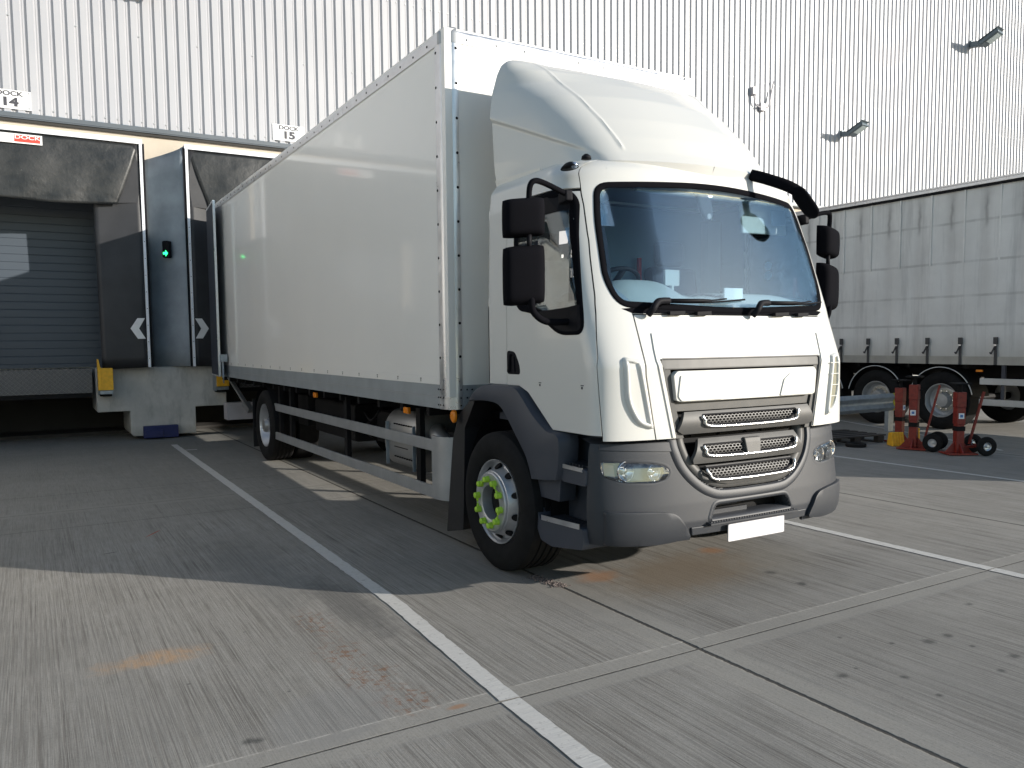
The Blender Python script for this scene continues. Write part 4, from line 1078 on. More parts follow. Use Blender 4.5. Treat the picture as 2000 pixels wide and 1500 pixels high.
# ---- front mudguard / wheel arch (near + far)
for s in (-1, 1):
    OUT = [(-.20, 1.23), (-.24, 1.30), (-.36, 1.355), (-.50, 1.372), (-.80, 1.372), (-.90, 1.355), (-1.0, 1.285), (-1.12, 1.19), (-1.29, 1.098), (-1.44, 1.07), (-1.44, .90), (-1.40, .775)]
    INN = [(-.20, 1.225), (-.30, 1.232), (-.40, 1.236), (-.50, 1.234), (-.60, 1.225), (-.68, 1.195), (-.76, 1.13), (-.84, 1.05), (-.93, .96), (-1.0, .88), (-1.05, .80), (-1.078, .742)]
    def P_(k, j):  # j 0 outer,1..; section from cab skin to outer lip
        o = Vector(OUT[k]); i = Vector(INN[k])
        secs = [(0, -.10), (0, -.035), (.10, .028), (.30, .045), (.75, .048), (.95, .040), (1.0, .012), (1.0, -.22)]
        t, d = secs[j]; p = o + (i - o) * t; return (s * (1.165 + d), p.x, p.y)
    path = []
    bm = BM()
    import itertools
    OUT = [(p.x, p.z) for p in smoothpath([(a, 0, b) for a, b in OUT], 4)]; INN = [(p.x, p.z) for p in smoothpath([(a, 0, b) for a, b in INN], 4)]
    grid(bm, lambda k, j: P_(k, j), list(range(len(OUT))), list(range(8)))
    T('wheel_arch', bm, GREYD, smooth='auto', solid=.008)
    # step block: cheeks and two treads
    bm = BM()
    # lower box with front cheek
    prism(bm, roundpoly([(-1.085, .60), (-1.10, .45), (-1.17, .335), (-1.30, .315), (-1.655, .365), (-1.655, .50), (-1.16, .478), (-1.12, .56), (-1.12, .62)], .02, 3), s * .98, s * 1.182, 'yz')
    prism(bm, [(-1.08, .62), (-1.35, .62), (-1.37, .78), (-1.08, .745)], s * 1.02, s * 1.15, 'yz')
    sb = T('cab_step', bm, GREYD, bevel=.01)
    bm = BM(); box(bm, min(s * .92, s * .98), max(s * .92, s * .98), -1.74, -1.05, .45, 1.09); T('step_back', bm, GREYD, sb)
    bm = BM(); prism(bm, roundpoly([(-1.33, .872), (-1.655, .872), (-1.655, .765), (-1.40, .765)], .02, 3), s * .97, s * 1.16, 'yz'); T('upper_tread_box', bm, GREYD, sb, bevel=.008)
    for (ya, yb, z, xo) in ((-1.13, -1.64, .485, 1.15), (-1.37, -1.645, .878, 1.14)):
        bm = BM()
        n = int(abs(yb - ya) / .035)
        for k in range(n):
            y = ya - .035 * k; box(bm, min(s * (xo - .14), s * xo), max(s * (xo - .14), s * xo), y - .022, y - .01, z, z + .014)
        for xx in (0.02, .06, .1): box(bm, min(s * (xo - xx), s * (xo - xx - .008)), max(s * (xo - xx), s * (xo - xx - .008)), yb, ya, z, z + .010)
        T('tread_grating', bm, TREAD, sb)
    bm = BM(); bar(bm, (s * 1.184, -1.185, .492), (s * 1.184, -1.62, .509), .006, .034); bar(bm, (s * 1.164, -1.365, .870), (s * 1.164, -1.63, .868), .006, .026); T('tread_edge', bm, ALU, sb)
    bm = BM(); prism(bm, roundpoly([(.30, .10), (.0, .17), (-.05, 1.0), (-.22, 1.22), (-.20, 1.26), (.05, 1.1), (.16, .9)], .02, 2), s * .88, s * 1.17, 'yz'); 
    T('mudflap', bm, MUDF)
    # wheel housing liner
    bm = BM()
    arc = [(-.62 + .60 * math.cos(a), .515 + .66 * math.sin(a)) for a in lin(R(-5), R(185), 16)]
    for (a, b), (c, d) in zip(arc, arc[1:]):
        f = [bm.verts.new(p) for p in ((s * 1.13, a, b), (s * 1.13, c, d), (s * .6, c, d), (s * .6, a, b))]; bm.faces.new(f)
    T('arch_liner', bm, CHASS, smooth=True)
# ---- wheels
def wheel(s, y, xf, front, parent, R0=.512, lime=False, dual=False):
    """s side; xf = x of outer rim flange"""
    X = lambda d: xf + s * d        # d outward
    c = (0, y, R0)
    def L(name, prof, mat, par, n=56, **k):
        bm = BM(); lathe(bm, [(X(d), r) for d, r in prof], c, 'x', n, closed=k.pop('closed', False)); return T(name, bm, mat, par, smooth='auto', **k)
    if front:
        hub = L('wheel', [(-.16, .285), (-.02, .290), (-.005, .298), (.004, .305), (.004, .309), (-.012, .309), (-.012, .300), (-.03, .286), (-.045, .272), (-.035, .255), (.012, .236), (.034, .229), (.038, .222), (.036, .219), (.050, .217), (.056, .210), (.056, .134), (.052, .128), (.03, .125), (-.06, .122), (-.06, .001)], WHEELM, parent)
    else:
        hub = L('wheel', [(-.16, .285), (-.01, .292), (.0, .298), (.004, .305), (.004, .309), (-.012, .309), (-.012, .300), (-.03, .285), (-.10, .270), (-.135, .235), (-.125, .19), (-.12, .14), (-.115, .11), (-.02, .105), (-.015, .09), (-.015, .001)], WHEELM, parent)
    ty = L('tyre', [(-.015, .306), (.0, .318), (.018, .345), (.030, .40), (.026, .44), (.012, .475), (.004, .488), (-.012, R0 - .006), (-.04, R0 - .001)] + sum([[(-.075 - .055 * k, R0), (-.078 - .055 * k, R0 - .012), (-.090 - .055 * k, R0 - .012), (-.093 - .055 * k, R0)] for k in range(4)], []) + [(-.29, R0), (-.315, .49), (-.33, .44), (-.325, .36), (-.30, .306)], RUBBER, hub, closed=True)
    # hand holes
    bm = BM()
    for k in range(10):
        a = 2 * math.pi * (k + .5) / 10; rr_ = .251 if front else .225; dx = -.026 if front else -.128
        m_ = Matrix.Translation((X(dx + .006), y + math.cos(a) * rr_, R0 + math.sin(a) * rr_)) @ Matrix.Rotation(a, 4, 'X')
        t = bmesh.new(); bmesh.ops.create_cone(t, cap_ends=True, segments=16, radius1=.031, radius2=.031, depth=.03, matrix=m_ @ (Matrix.Rotation(R(52) * s, 4, 'Z') if front else Matrix.Identity(4)) @ Matrix.Rotation(R(90), 4, 'Y') @ Matrix.Diagonal((.75 if front else 1, 1.0, 1, 1)))
        me = bpy.data.meshes.new('t'); t.to_mesh(me); t.free(); bm.from_mesh(me); bpy.data.meshes.remove(me)
    T('hand_holes', bm, CHASS, hub)
    bm = BM(); dn = .056 if front else -.115
    for k in range(10):
        a = 2 * math.pi * k / 10 + .17; lathe(bm, [(X(dn), .017), (X(dn + .022), .016), (X(dn + .026), .008)], (0, y + math.cos(a) * .168, R0 + math.sin(a) * .168), 'x', 6)
    T('wheel_nuts', bm, GALV, hub)
    if lime:
        for k in range(10):
            a = 2 * math.pi * k / 10 + .17; bm = BM(); yc, zc = y + math.cos(a) * .168, R0 + math.sin(a) * .168
            lathe(bm, [(X(dn + .001), .025), (X(dn + .012), .024), (X(dn + .038), .021), (X(dn + .043), .013)], (0, yc, zc), 'x', 12)
            t_ = a + (1.9 if k % 2 else -1.9) ; yy = 0
            n_ = Vector((0, math.cos(t_), math.sin(t_))); p_ = Vector((0, -math.sin(t_), math.cos(t_))); base = Vector((X(dn + .012), yc, zc))
            A_ = [base + p_ * .022, base - p_ * .022, base + n_ * .05]; va = [bm.verts.new(q) for q in A_]; vb = [bm.verts.new(q + Vector((s * .012, 0, 0))) for q in A_]
            bm.faces.new(va); bm.faces.new(vb[::-1])
            for i in range(3): bm.faces.new((va[i], va[(i + 1) % 3], vb[(i + 1) % 3], vb[i]))
            T('nut_indicator', bm, LIME, hub, smooth='auto')
    bm = BM(); lathe(bm, [(X(-.025 if front else -.02), .122 if front else .105), (X(-.015 if front else .02), .10 if front else .09), (X(.0 if front else .03), .06), (X(.0 if front else .03), .001)], c, 'x', 24); T('hub_cap_bore_shade', bm, CHASS if front else SILV, hub, smooth='auto')  # front: dark disc set forward to stand for the shaded bore; rear: silver cap
    if dual:
        bm = BM(); lathe(bm, [(X(-.36), .31), (X(-.345), .36), (X(-.34), .44), (X(-.365), .50), (X(-.40), R0), (X(-.62), R0), (X(-.65), .48), (X(-.65), .31)], c, 'x', 48, closed=True); T('inner_tyre', bm, RUBBER, hub, smooth='auto')
    return hub
wheel(-1, -.63, -1.215, True, truck, lime=True); wheel(1, -.63, 1.215, True, truck)
wheel(-1, 6.13, -1.225, False, truck, dual=True); wheel(1, 6.13, 1.225, False, truck, dual=True)
# ---- underbody
bm = BM()
for s in (-1, 1): box(bm, s * .43 - .035, s * .43 + .035, -1.70, 9.2, .78, 1.04)
for y in (-1.5, .6, 1.9, 3.0, 4.2, 5.2, 7.2, 8.6): box(bm, -.39, .39, y, y + .1, .82, 1.0)
for y in lin(.5, 9.0, 16): box(bm, -1.22, 1.22, y, y + .06, 1.06, 1.141)
T('chassis', bm, CHASS)
bm = BM(); tube(bm, [(-1.0, -.63, .5), (1.0, -.63, .5)], .06, 10); tube(bm, [(-1.0, 6.13, .51), (1.0, 6.13, .51)], .10, 12); lathe(bm, [(-.22, .1), (-.16, .22), (.16, .22), (.22, .1)], (0, 6.13, .51), 'x', 20)
tube(bm, [(0, .8, .62), (0, 5.9, .55)], .05, 10)
for s in (-1, 1):
    for y, L_ in ((-.63, .75), (6.13, .8)): tube(bm, smoothpath([(s * .43, y - L_, .76), (s * .43, y, .60), (s * .43, y + L_, .76)]), .045, 6)
T('axles', bm, CHASS)
bm = BM(); box(bm, -.38, .38, -1.6, -.2, .62, 1.3); box(bm, -.30, .30, -.2, .9, .55, .85); T('engine', bm, CHASS)
# side equipment: silencer, air tank, battery
bm = BM(); prism(bm, roundpoly([(.98, 1.04), (.86, .93), (.83, .70), (.86, .52), (.60, .52), (.60, 1.04)][::1], .06, 4), .93, 1.66, 'xz'); bm.free()
bm = BM(); prism(bm, roundpoly([(-1.06, 1.045), (-1.16, .93), (-1.17, .66), (-1.10, .50), (-.62, .50), (-.62, 1.045)], .08, 5), .93, 1.66, 'xz')
sil = T('silencer', bm, SILV, smooth='auto', bevel=.012)
bm = BM()
for zz, xx in ((.91, -1.158), (.60, -1.155)):
    for k in range(8): box(bm, xx - .008, xx + .004, 1.02 + k * .055, 1.045 + k * .055, zz, zz + .012)
box(bm, -1.175, -1.165, 1.1, 1.4, .70, .706); T('silencer_slots', bm, CHASS, sil)
bm = BM()
for y in (.925, 1.55): bar(bm, (-1.18, y, .52), (-1.18, y, .93), .012, .03)
T('silencer_strap', bm, GALV, sil)
bm = BM(); tube(bm, smoothpath([(-.95, .90, .86), (-1.02, .74, .85), (-1.02, .62, .80), (-.95, .55, .72), (-.8, .5, .7)]), .085, 14); T('exhaust_elbow', bm, SILV, smooth=True)
bm = BM(); tube(bm, [(-.70, .62, .62), (-.70, .80, .62)], .10, 14); box(bm, -1.0, -.6, .45, .62, .55, .9); T('filter', bm, CHASS, smooth=False)
bm = BM(); prism(bm, roundpoly([(-.95, .98), (-.95, .55), (-.60, .55), (-.60, .98)], .05, 4), 3.1, 4.6, 'xz'); box(bm, -1.0, -.62, 4.75, 5.2, .6, 1.0); box(bm, -.9, -.55, 1.9, 2.55, .62, .95); T('battery_box', bm, CHASS, bevel=.01)
for y in (2.1, 3.0): 
    bm = BM(); tube(bm, [(-.72, y, .70), (-.72, y + .7, .70)], .115, 16); T('air_tank', bm, CHASS, smooth='auto')
bm = BM(); tube(bm, smoothpath([(-1.0, 2.2, .98), (-1.02, 2.4, .86), (-1.0, 2.65, .93)]), .012, 6); T('air_line', bm, CHASS)
# side guards
for s in (-1, 1):
    bm = BM()
    for z0, z1 in ((.757, .858), (.355, .458)):
        box(bm, min(s * 1.205, s * 1.18), max(s * 1.205, s * 1.18), .50, 5.645, z0, z1)
        
    sg = T('side_guard', bm, ALUD, bevel=.004)
    bm = BM(); arc = [(.50 + 0, s * 1.205)] + [(.42 - .20 * math.sin(t), s * (1.205 - .20 + .20 * math.cos(t))) for t in lin(0, R(72), 8)]
    prev = None
    V = [[bm.verts.new((x, y, z)) for z in (.355, .89)] for y, x in arc]
    for a, b in zip(V, V[1:]): bm.faces.new((a[0], b[0], b[1], a[1]))
    T('guard_nose', bm, ALUD, sg, smooth='auto', solid=.02)
    bm = BM()
    for y in (.79, 2.72, 4.9, 5.45): box(bm, min(s * 1.178, s * 1.13), max(s * 1.178, s * 1.13), y, y + .09, .37, 1.10)
    T('guard_post', bm, CHASS, sg)
# markers
for (y, z) in ((3.722, 1.072), (1.006, 1.071)):
    bm = BM(); box(bm, -1.225, -1.19, y - .05, y + .05, z - .03, z + .03); T('side_marker', bm, AMBER, bevel=.008)
    bm = BM(); box(bm, -1.19, -1.0, y - .015, y + .015, z - .01, z + .03); T('marker_bracket', bm, CHASS)
bm = BM(); lathe(bm, [(-1.235, .001), (-1.232, .04), (-1.22, .055), (-1.205, .056), (-1.20, .05)], (0, .055, 1.09), 'x', 20)
for v in bm.verts: v.co.y = .055 + (v.co.y - .055) * .7
T('side_marker', bm, AMBER, smooth='auto')
# rear mudguards, flap and under-ride
for s in (-1, 1):
    bm = BM(); arc = [(6.13 + .60 * math.cos(a), .515 + .585 * math.sin(a)) for a in lin(R(-8), R(172), 20)]
    for (a, b), (c, d) in zip(arc, arc[1:]): bm.faces.new([bm.verts.new(p) for p in ((s * 1.235, a, b), (s * 1.235, c, d), (s * .6, c, d), (s * .6, a, b))])
    T('rear_mudguard', bm, CHASS, smooth=True)
    bm = BM(); box(bm, min(s * .62, s * 1.22), max(s * .62, s * 1.22), 6.88, 6.895, .12, .85); T('rear_mudflap', bm, MUDF)
bm = BM(); box(bm, -1.19, -.75, 8.9, 9.2, .37, .66); box(bm, .75, 1.19, 8.9, 9.2, .37, .66); box(bm, -1.1, 1.1, 9.15, 9.2, .42, .55); T('underride_bar', bm, CONDUIT)
bm = BM()
for s in (-1, 1): bar(bm, (s * 1.2, 8.6, 1.13), (s * 1.1, 7.9, .72), .06, .04); bar(bm, (s * 1.1, 7.9, .72), (s * 1.05, 7.75, .60), .10, .08)
T('lift_arm', bm, SILV)
# ---- mirrors
def mirror(s):
    arm = BM(); X = lambda a: s * a
    tube(arm, smoothpath([(X(1.10), -1.41, 2.60), (X(1.28), -1.42, 2.655), (X(1.375), -1.43, 2.665), (X(1.405), -1.42, 2.62), (X(1.405), -1.41, 2.50)], 5), .018, 10)
    a = T('mirror', arm, SEAL, smooth=True)
    bm = BM(); tube(bm, [(X(1.405), -1.41, 2.35), (X(1.405), -1.41, 2.25)], .016, 10); T('mirror_link', bm, BLACK, a, smooth=True)
    bm = BM(); tube(bm, smoothpath([(X(1.405), -1.43, 1.95), (X(1.39), -1.43, 1.86), (X(1.30), -1.44, 1.80), (X(1.13), -1.46, 1.80)], 5), [.022] * 16, 10); T('lower_arm', bm, SEAL, a, smooth=True)
    bm = BM(); bar(bm, (X(1.10), -1.32, 2.59), (X(1.12), -1.44, 2.60), .05, .07); T('arm_mount', bm, BLACK, a, bevel=.01)
    def rotm(bm):
        for v in bm.verts:
            dx_ = abs(v.co.x) - 1.405; dy_ = v.co.y + 1.41; ca, sn_ = math.cos(R(24)), math.sin(R(24))
            v.co.x = s * (1.405 + dx_ * ca - dy_ * -sn_ * -1 * -1 if False else 1.405 + dx_ * ca - dy_ * sn_); v.co.y = -1.41 + dx_ * sn_ + dy_ * ca
    for z0, z1, yo in ((2.325, 2.565, 0), (1.905, 2.275, 0)):
        bm = BM()
        def h(u, v, z0=z0, z1=z1):   # housing bulging forward (-y)
            uu = u * 2 - 1; vv = v * 2 - 1
            e = max(0, 1 - abs(uu) ** 9) ** .5 * max(0, 1 - abs(vv) ** 9) ** .5 * (1 - .10 * uu * uu - .06 * vv * vv)
            xx = 1.435 + .135 * uu * (1 - .03 * abs(vv) ** 4); zz = (z0 + z1) / 2 + (z1 - z0) / 2 * vv * (1 - .06 * abs(uu) ** 4) - .012 * (uu)
            return (X(xx), -1.36 - .015 * uu - .105 * e + .0, zz)
        grid(bm, h, [.5 - .5 * math.cos(math.pi * t) for t in lin(0, 1, 26)], [.5 - .5 * math.cos(math.pi * t) for t in lin(0, 1, 26)])
        rotm(bm)
        hs = T('mirror_housing', bm, SEAL, a, smooth=True, solid=.006)
        bm = BM(); prism(bm, roundpoly([(X(1.31), z0 + .01), (X(1.56), z0 + .01), (X(1.56), z1 - .01), (X(1.31), z1 - .01)], .03, 4), -1.362, -1.350, 'xz'); rotm(bm); T('mirror_rim', bm, SEAL, hs, bevel=.004)
        bm = BM(); prism(bm, roundpoly([(X(1.325), z0 + .025), (X(1.545), z0 + .025), (X(1.545), z1 - .025), (X(1.325), z1 - .025)], .03, 4), -1.349, -1.347, 'xz'); rotm(bm); T('mirror_glass', bm, CLEARM, hs)
mirror(-1); mirror(1)
# front mirror on far top corner
bm = BM(); tube(bm, smoothpath([(.40, -1.53, 2.85), (.44, -1.62, 2.815), (.54, -1.74, 2.75), (.62, -1.80, 2.69)], 6), [.026] * 19, 10, flat=1.6)
fm = T('front_mirror', bm, SEAL, smooth=True)
bm = BM()
def fmh(u, v):
    a = u * 2 * math.pi; t = v; c = Vector((.55, -1.80, 2.72)).lerp(Vector((.76, -1.80, 2.545)), t); r = .062 * (1 - abs(2 * t - 1) ** 4) ** .5 + .002
    return (c.x + .25 * r * math.cos(a), c.y + r * 1.25 * math.cos(a), c.z + r * .62 * math.sin(a))
grid(bm, fmh, lin(0, 1, 21), lin(0, 1, 20)); bmesh.ops.remove_doubles(bm, verts=bm.verts, dist=1e-5); T('mirror_housing', bm, SEAL, fm, smooth=True)
# ---- roof deflector
ZD = [2.86, 2.93, 3.05, 3.2, 3.4, 3.55, 3.66, 3.735, 3.775]; YD = [-1.565, -1.515, -1.43, -1.30, -1.095, -.90, -.73, -.55, -.43]
ZDW = [2.84, 3.0, 3.3, 3.5, 3.65, 3.72, 3.76, 3.78]; WDW = [1.09, 1.10, 1.10, 1.075, 1.03, .995, .95, .90]
def dfl(u, v):
    s = -1 if u < 0 else 1; a = abs(u); z = 2.86 + (3.775 - 2.86) * v; wv = interp(z, ZDW, WDW); f = interp(z, ZD, YD)
    xc = min(.85 + .09 * v, wv - .04); bw = .31 * min(1, (-.40 - f) / .5)
    yc = min(f + bw * xc * xc, -.42)
    xa = xc - .17; ya = min(f + bw * xa * xa, -.425); A_ = Vector((xa, ya)); C_ = Vector((xc + .01, yc + .0)); E_ = Vector((wv, -.38)); B_2 = C_.lerp(E_, min(.9, .24 / max(.05, (E_ - C_).length)))
    if a < .5: x = xa * a / .5; y = min(f + bw * x * x, -.425 + .02 * 0)
    elif a < .75:
        t = (a - .5) / .25; p = (1 - t) ** 2 * A_ + 2 * t * (1 - t) * C_ + t * t * B_2; x, y = p
    else:
        t = (a - .75) / .25; p = B_2.lerp(E_, t); x, y = p
    zl = 2.83 + (y + 1.55) * .42
    if z < zl and a > .56: x -= (.022 * min(1, (zl - z) / .02) + .045 * (zl - z)) * min(1, (a - .56) / .12)
    d = abs(x - (.625 + .13 * v))
    if a < .55 and z > 2.94: y -= .009 * math.exp(-(d / .010) ** 2) * min(1, (z - 2.94) / .03)
    if z < 2.93: y -= .012 * (1 - (max(z, 2.86) - 2.86) / .07)
    if z < 2.86: y += (2.86 - z) * .35; x -= (2.86 - z) * .2
    return (s * x, y, z)
bm = BM(); us = [-x for x in lin(1, 0, 150)] + lin(0, 1, 150)[1:]
grid(bm, dfl, us, [-.10, -.05] + lin(0, 1, 70))
bm.faces.new([bm.verts.new(dfl(u, 1)) for u in us])
bmesh.ops.remove_doubles(bm, verts=bm.verts, dist=2e-4)
de = T('roof_deflector', bm, WHITE, smooth='auto', solid=.01)
# lower skirt of the deflector following cab roof
bm = BM()
for s in (-1, 1):
    def sk(u, v, s=s):
        y = -.38 - .55 * u; zt = 2.875; zb = 2.83 - .10 * (1 - u) ** 1.0 * 0 - .04; z = zb + (zt - zb) * v
        xx = interp(y, [-1.44, -1.2, -.38], [.90, .99, 1.055]); return (s * (xx - .02 * (1 - v)), y, z)
    grid(bm, sk, lin(0, 1, 20), lin(0, 1, 5))
T('skirt', bm, WHITE, de, smooth='auto', solid=.006)
# small roof lamps
for s in (-1, 1):
    bm = BM(); lathe(bm, [(0, .05), (.012, .045), (.03, .028), (.038, .01)], (s * 1.09, -1.40, 2.775), 'z', 16)
    for v in bm.verts: v.co = Vector((v.co.x, -1.40 + (v.co.y + 1.40) * 1.5, 2.775 + (v.co.z - 2.775) + (-(v.co.y + 1.4)) * .1))
    rl_ = T('roof_lamp', bm, BLACK, smooth=True)
    bm = BM(); bmesh.ops.create_icosphere(bm, subdivisions=2, radius=.022, matrix=Matrix.Translation((s * 1.088, -1.45, 2.785))); T('lens', bm, CLEARM, rl_, smooth=True)
    bm = BM(); lathe(bm, [(0, .034), (.02, .03), (.034, .012), (.036, .001)], (s * .93, -1.36, 2.855), 'z', 16); T('marker_knob', bm, BLACK, smooth=True)
# ---- interior
bm = BM(); box(bm, -1.08, 1.08, -1.62, -.45, 1.10, 1.16); T('cab_floor', bm, INTD)
bm = BM()
def dash(u, v):
    x = -1.06 + 2.12 * u; y = -1.70 + .52 * v
    hump = .10 * math.exp(-((x + .56) / .30) ** 4) * math.sin(min(1, v * 1.1 + .05) * 2.6) + .025 * math.exp(-((x - .5) / .5) ** 4)
    return (x, max(y, _cy(x, 1.95) + .03), 1.865 + .125 * math.sin(min(1, v * 1.5) * 1.57) + hump - .05 * max(0, v - .8) * 5)
grid(bm, dash, lin(0, 1, 50), lin(0, 1, 16)); da = T('dashboard', bm, INTG, smooth=True)
bm = BM(); box(bm, -1.04, 1.04, -1.20, -1.17, 1.3, 1.94); box(bm, -.12, .30, -1.45, -1.40, 1.95, 2.0); T('dash_front', bm, INTD, da)
bm = BM(); box(bm, .12, .30, -1.56, -1.55, 1.955, 2.04); T('paper', bm, SIGNW, da)
bm = BM(); tube(bm, smoothpath([(-.20, -1.42, 2.0), (-.1, -1.5, 1.985), (.0, -1.45, 1.995), (.1, -1.52, 1.98), (.2, -1.45, 1.99), (.32, -1.5, 1.99)]), .005, 6); T('cable', bm, BLACK, da)
bm = BM(); c0 = Vector((-.60, -1.17, 2.02)); nrm = Vector((0, .65, .76)).normalized(); a_ = Vector((1, 0, 0)); b_ = nrm.cross(a_)
tube(bm, [c0 + a_ * math.cos(t) * .225 + b_ * math.sin(t) * .225 for t in lin(0, 2 * math.pi, 33)], .016, 8, cap=False)
for t in (R(20), R(160), R(270)): bar(bm, c0, c0 + a_ * math.cos(t) * .22 + b_ * math.sin(t) * .22, .04, .02)
T('steering_wheel', bm, BLACK, smooth=True)
for x in (-.60, .55):
    bm = BM(); box(bm, x - .26, x + .26, -1.05, -.56, 1.52, 1.66); bar(bm, (x, -.62, 1.62), (x, -.50, 2.28), .50, .12, (0, 1, 0)); bar(bm, (x, -.50, 2.29), (x, -.49, 2.5), .28, .10, (0, 1, 0)); box(bm, x - .2, x + .2, -1.0, -.6, 1.16, 1.52)
    T('seat', bm, simple('seat_fabric', (.035, .045, .075), .8), bevel=.04)
bm = BM(); bar(bm, (.50, -1.34, 2.585), (1.02, -1.30, 2.60), .02, .235, (0, .1, 1)); vi = T('sun_visor', bm, INTG, bevel=.008)
bm = BM(); bar(bm, (.80, -1.365, 2.60), (.97, -1.352, 2.605), .006, .12, (0, .1, 1)); T('visor_screen', bm, INTB, vi)
bm = BM(); box(bm, -.62, .62, -1.50, -1.47, 2.66, 2.72); T('header_trim', bm, INTB)
bm = BM(); prism(bm, [(-.14, 2.72), (.0, 2.72), (.04, 2.55), (.02, 2.50), (-.03, 2.50), (-.08, 2.58)], -1.53, -1.50, 'xz'); cm = T('sensor_pod', bm, INTD, bevel=.01)
bm = BM(); lathe(bm, [(-.004, .018), (0, .02)], (-.005, -1.531, 2.53), 'y', 16); T('lens', bm, CONDUIT, cm)
bm = BM(); box(bm, -.25, -.12, -1.36, -1.34, 2.06, 2.17); bar(bm, (-.18, -1.35, 1.98), (-.18, -1.35, 2.06), .02, .02); T('dash_screen', bm, INTG)
bm = BM()
for zz in (2.27, 2.19): lathe(bm, [(1.07, .001), (1.07, .035), (1.073, .035)], (0, -1.10, zz), 'x', 20)
T('round_stickers', bm, simple('sticker_pale_blue', (.3, .55, .75), .4))
bm = BM(); box(bm, .95, 1.10, YR - .12, YR - .04, 1.4, 2.7); box(bm, -1.10, -.95, YR - .12, YR - .04, 1.4, 2.7); T('inner_pillar', bm, INTB)
bm = BM(); box(bm, .20, .235, -.52, -.50, 1.7, 2.35); T('seat_belt', bm, simple('belt_red', (.45, .02, .03), .6))
bm = BM(); grid(bm, lambda u, v: (u, YR - .035, v), lin(-1.0, 1.0, 4), lin(1.4, 2.76, 4)); T('rear_lining', bm, INTB)

# ================================================================== CURTAIN TRAILER
tr = empty('curtain_trailer', (11.475, 2.1, 0)); tag(tr, 'parked trailer with dirty grey side curtain behind the white truck', 'trailer')
def Q(name, bm, mat, parent=None, **k):
    for v in bm.verts: v.co.x -= 11.475; v.co.y -= 2.1
    return new_obj(name, bm, mat, parent or tr, **k)
TX0, TX1, TY0, TY1 = 10.2, 12.75, -5.25, 9.3
bm = BM()
def cur(u, v):
    y = TY0 + (TY1 - TY0) * u; z = 1.29 + (4.32 - 1.29) * v
    ph = ((y - 2.33) / .62 % 1); bulge = .014 * abs(math.sin(math.pi * ph)) + .012 * math.sin(y * 1.1)
    return (TX0 + .03 - bulge * math.sin(math.pi * v) ** .4, y, z)
grid(bm, cur, lin(0, 1, 300), lin(0, 1, 12)); cu_ = Q('side_curtain', bm, TARP, smooth=True)
bm = BM()
for k in range(-12, 12):
    y = 2.02 + k * .618
    if TY0 < y < TY1: box(bm, TX0 + .004, TX0 + .02, y - .014, y + .014, 3.0, 4.28)
Q('curtain_tape', bm, simple('tape_grey', (.72, .71, .69), .6), cu_)
bm = BM(); box(bm, TX0 + .05, TX1, TY0, TY1, 1.25, 4.30); Q('body', bm, simple('trailer_side', (.42, .43, .44), .6))
bm = BM(); box(bm, TX0 - .01, TX0 + .06, TY0, TY1, 4.385, 4.41); box(bm, TX0 + .01, TX1, TY0, TY1, 4.31, 4.384); box(bm, TX0, TX0 + .05, TY0, TY1, 4.33, 4.36); rf = Q('roof_rail', bm, ALU)
bm = BM(); box(bm, TX0 - .004, TX0 + .012, TY0, TY1, 4.275, 4.325); Q('curtain_track', bm, CHASS, rf)
bm = BM(); box(bm, TX0 - .004, TX0 + .08, TY0, TY1, 1.20, 1.30); box(bm, TX0 - .008, TX0 - .0045, TY0, TY1, 1.30, 1.345); Q('side_rail', bm, simple('rail_pale', (.38, .37, .34), .5, .2))
for k in range(-11, 12):
    y = 2.015 + k * .617
    if y > 7: continue
    bm = BM(); box(bm, TX0 - .035, TX0 - .01, y - .035, y + .035, 1.56, 1.68); box(bm, TX0 - .025, TX0 - .012, y - .022, y + .022, 1.20, 1.56); bar(bm, (TX0 - .045, y + .0, 1.52), (TX0 - .045, y + .06, 1.39), .02, .02); bar(bm, (TX0 - .045, y + .06, 1.39), (TX0 - .045, y + .08, 1.42), .02, .02)
    b = Q('strap_buckle', bm, simple('strap_dark', (.05, .05, .052), .6) if 'strap_dark' not in MATS else MATS['strap_dark'])
    bm = BM(); box(bm, TX0 - .042, TX0 - .036, y - .022, y + .022, 1.53, 1.555); Q('buckle_pin', bm, ALU, b)
bm = BM()
for x in (10.98, 11.97): box(bm, x - .06, x + .06, TY0 + .3, TY1, .95, 1.2)
for y in lin(TY0 + .2, TY1 - .2, 14): box(bm, TX0 + .1, TX1 - .1, y, y + .08, 1.12, 1.2)
box(bm, TX0 + .25, TX0 + .9, 5.6, 6.4, .45, 1.0)
Q('chassis', bm, CHASS)
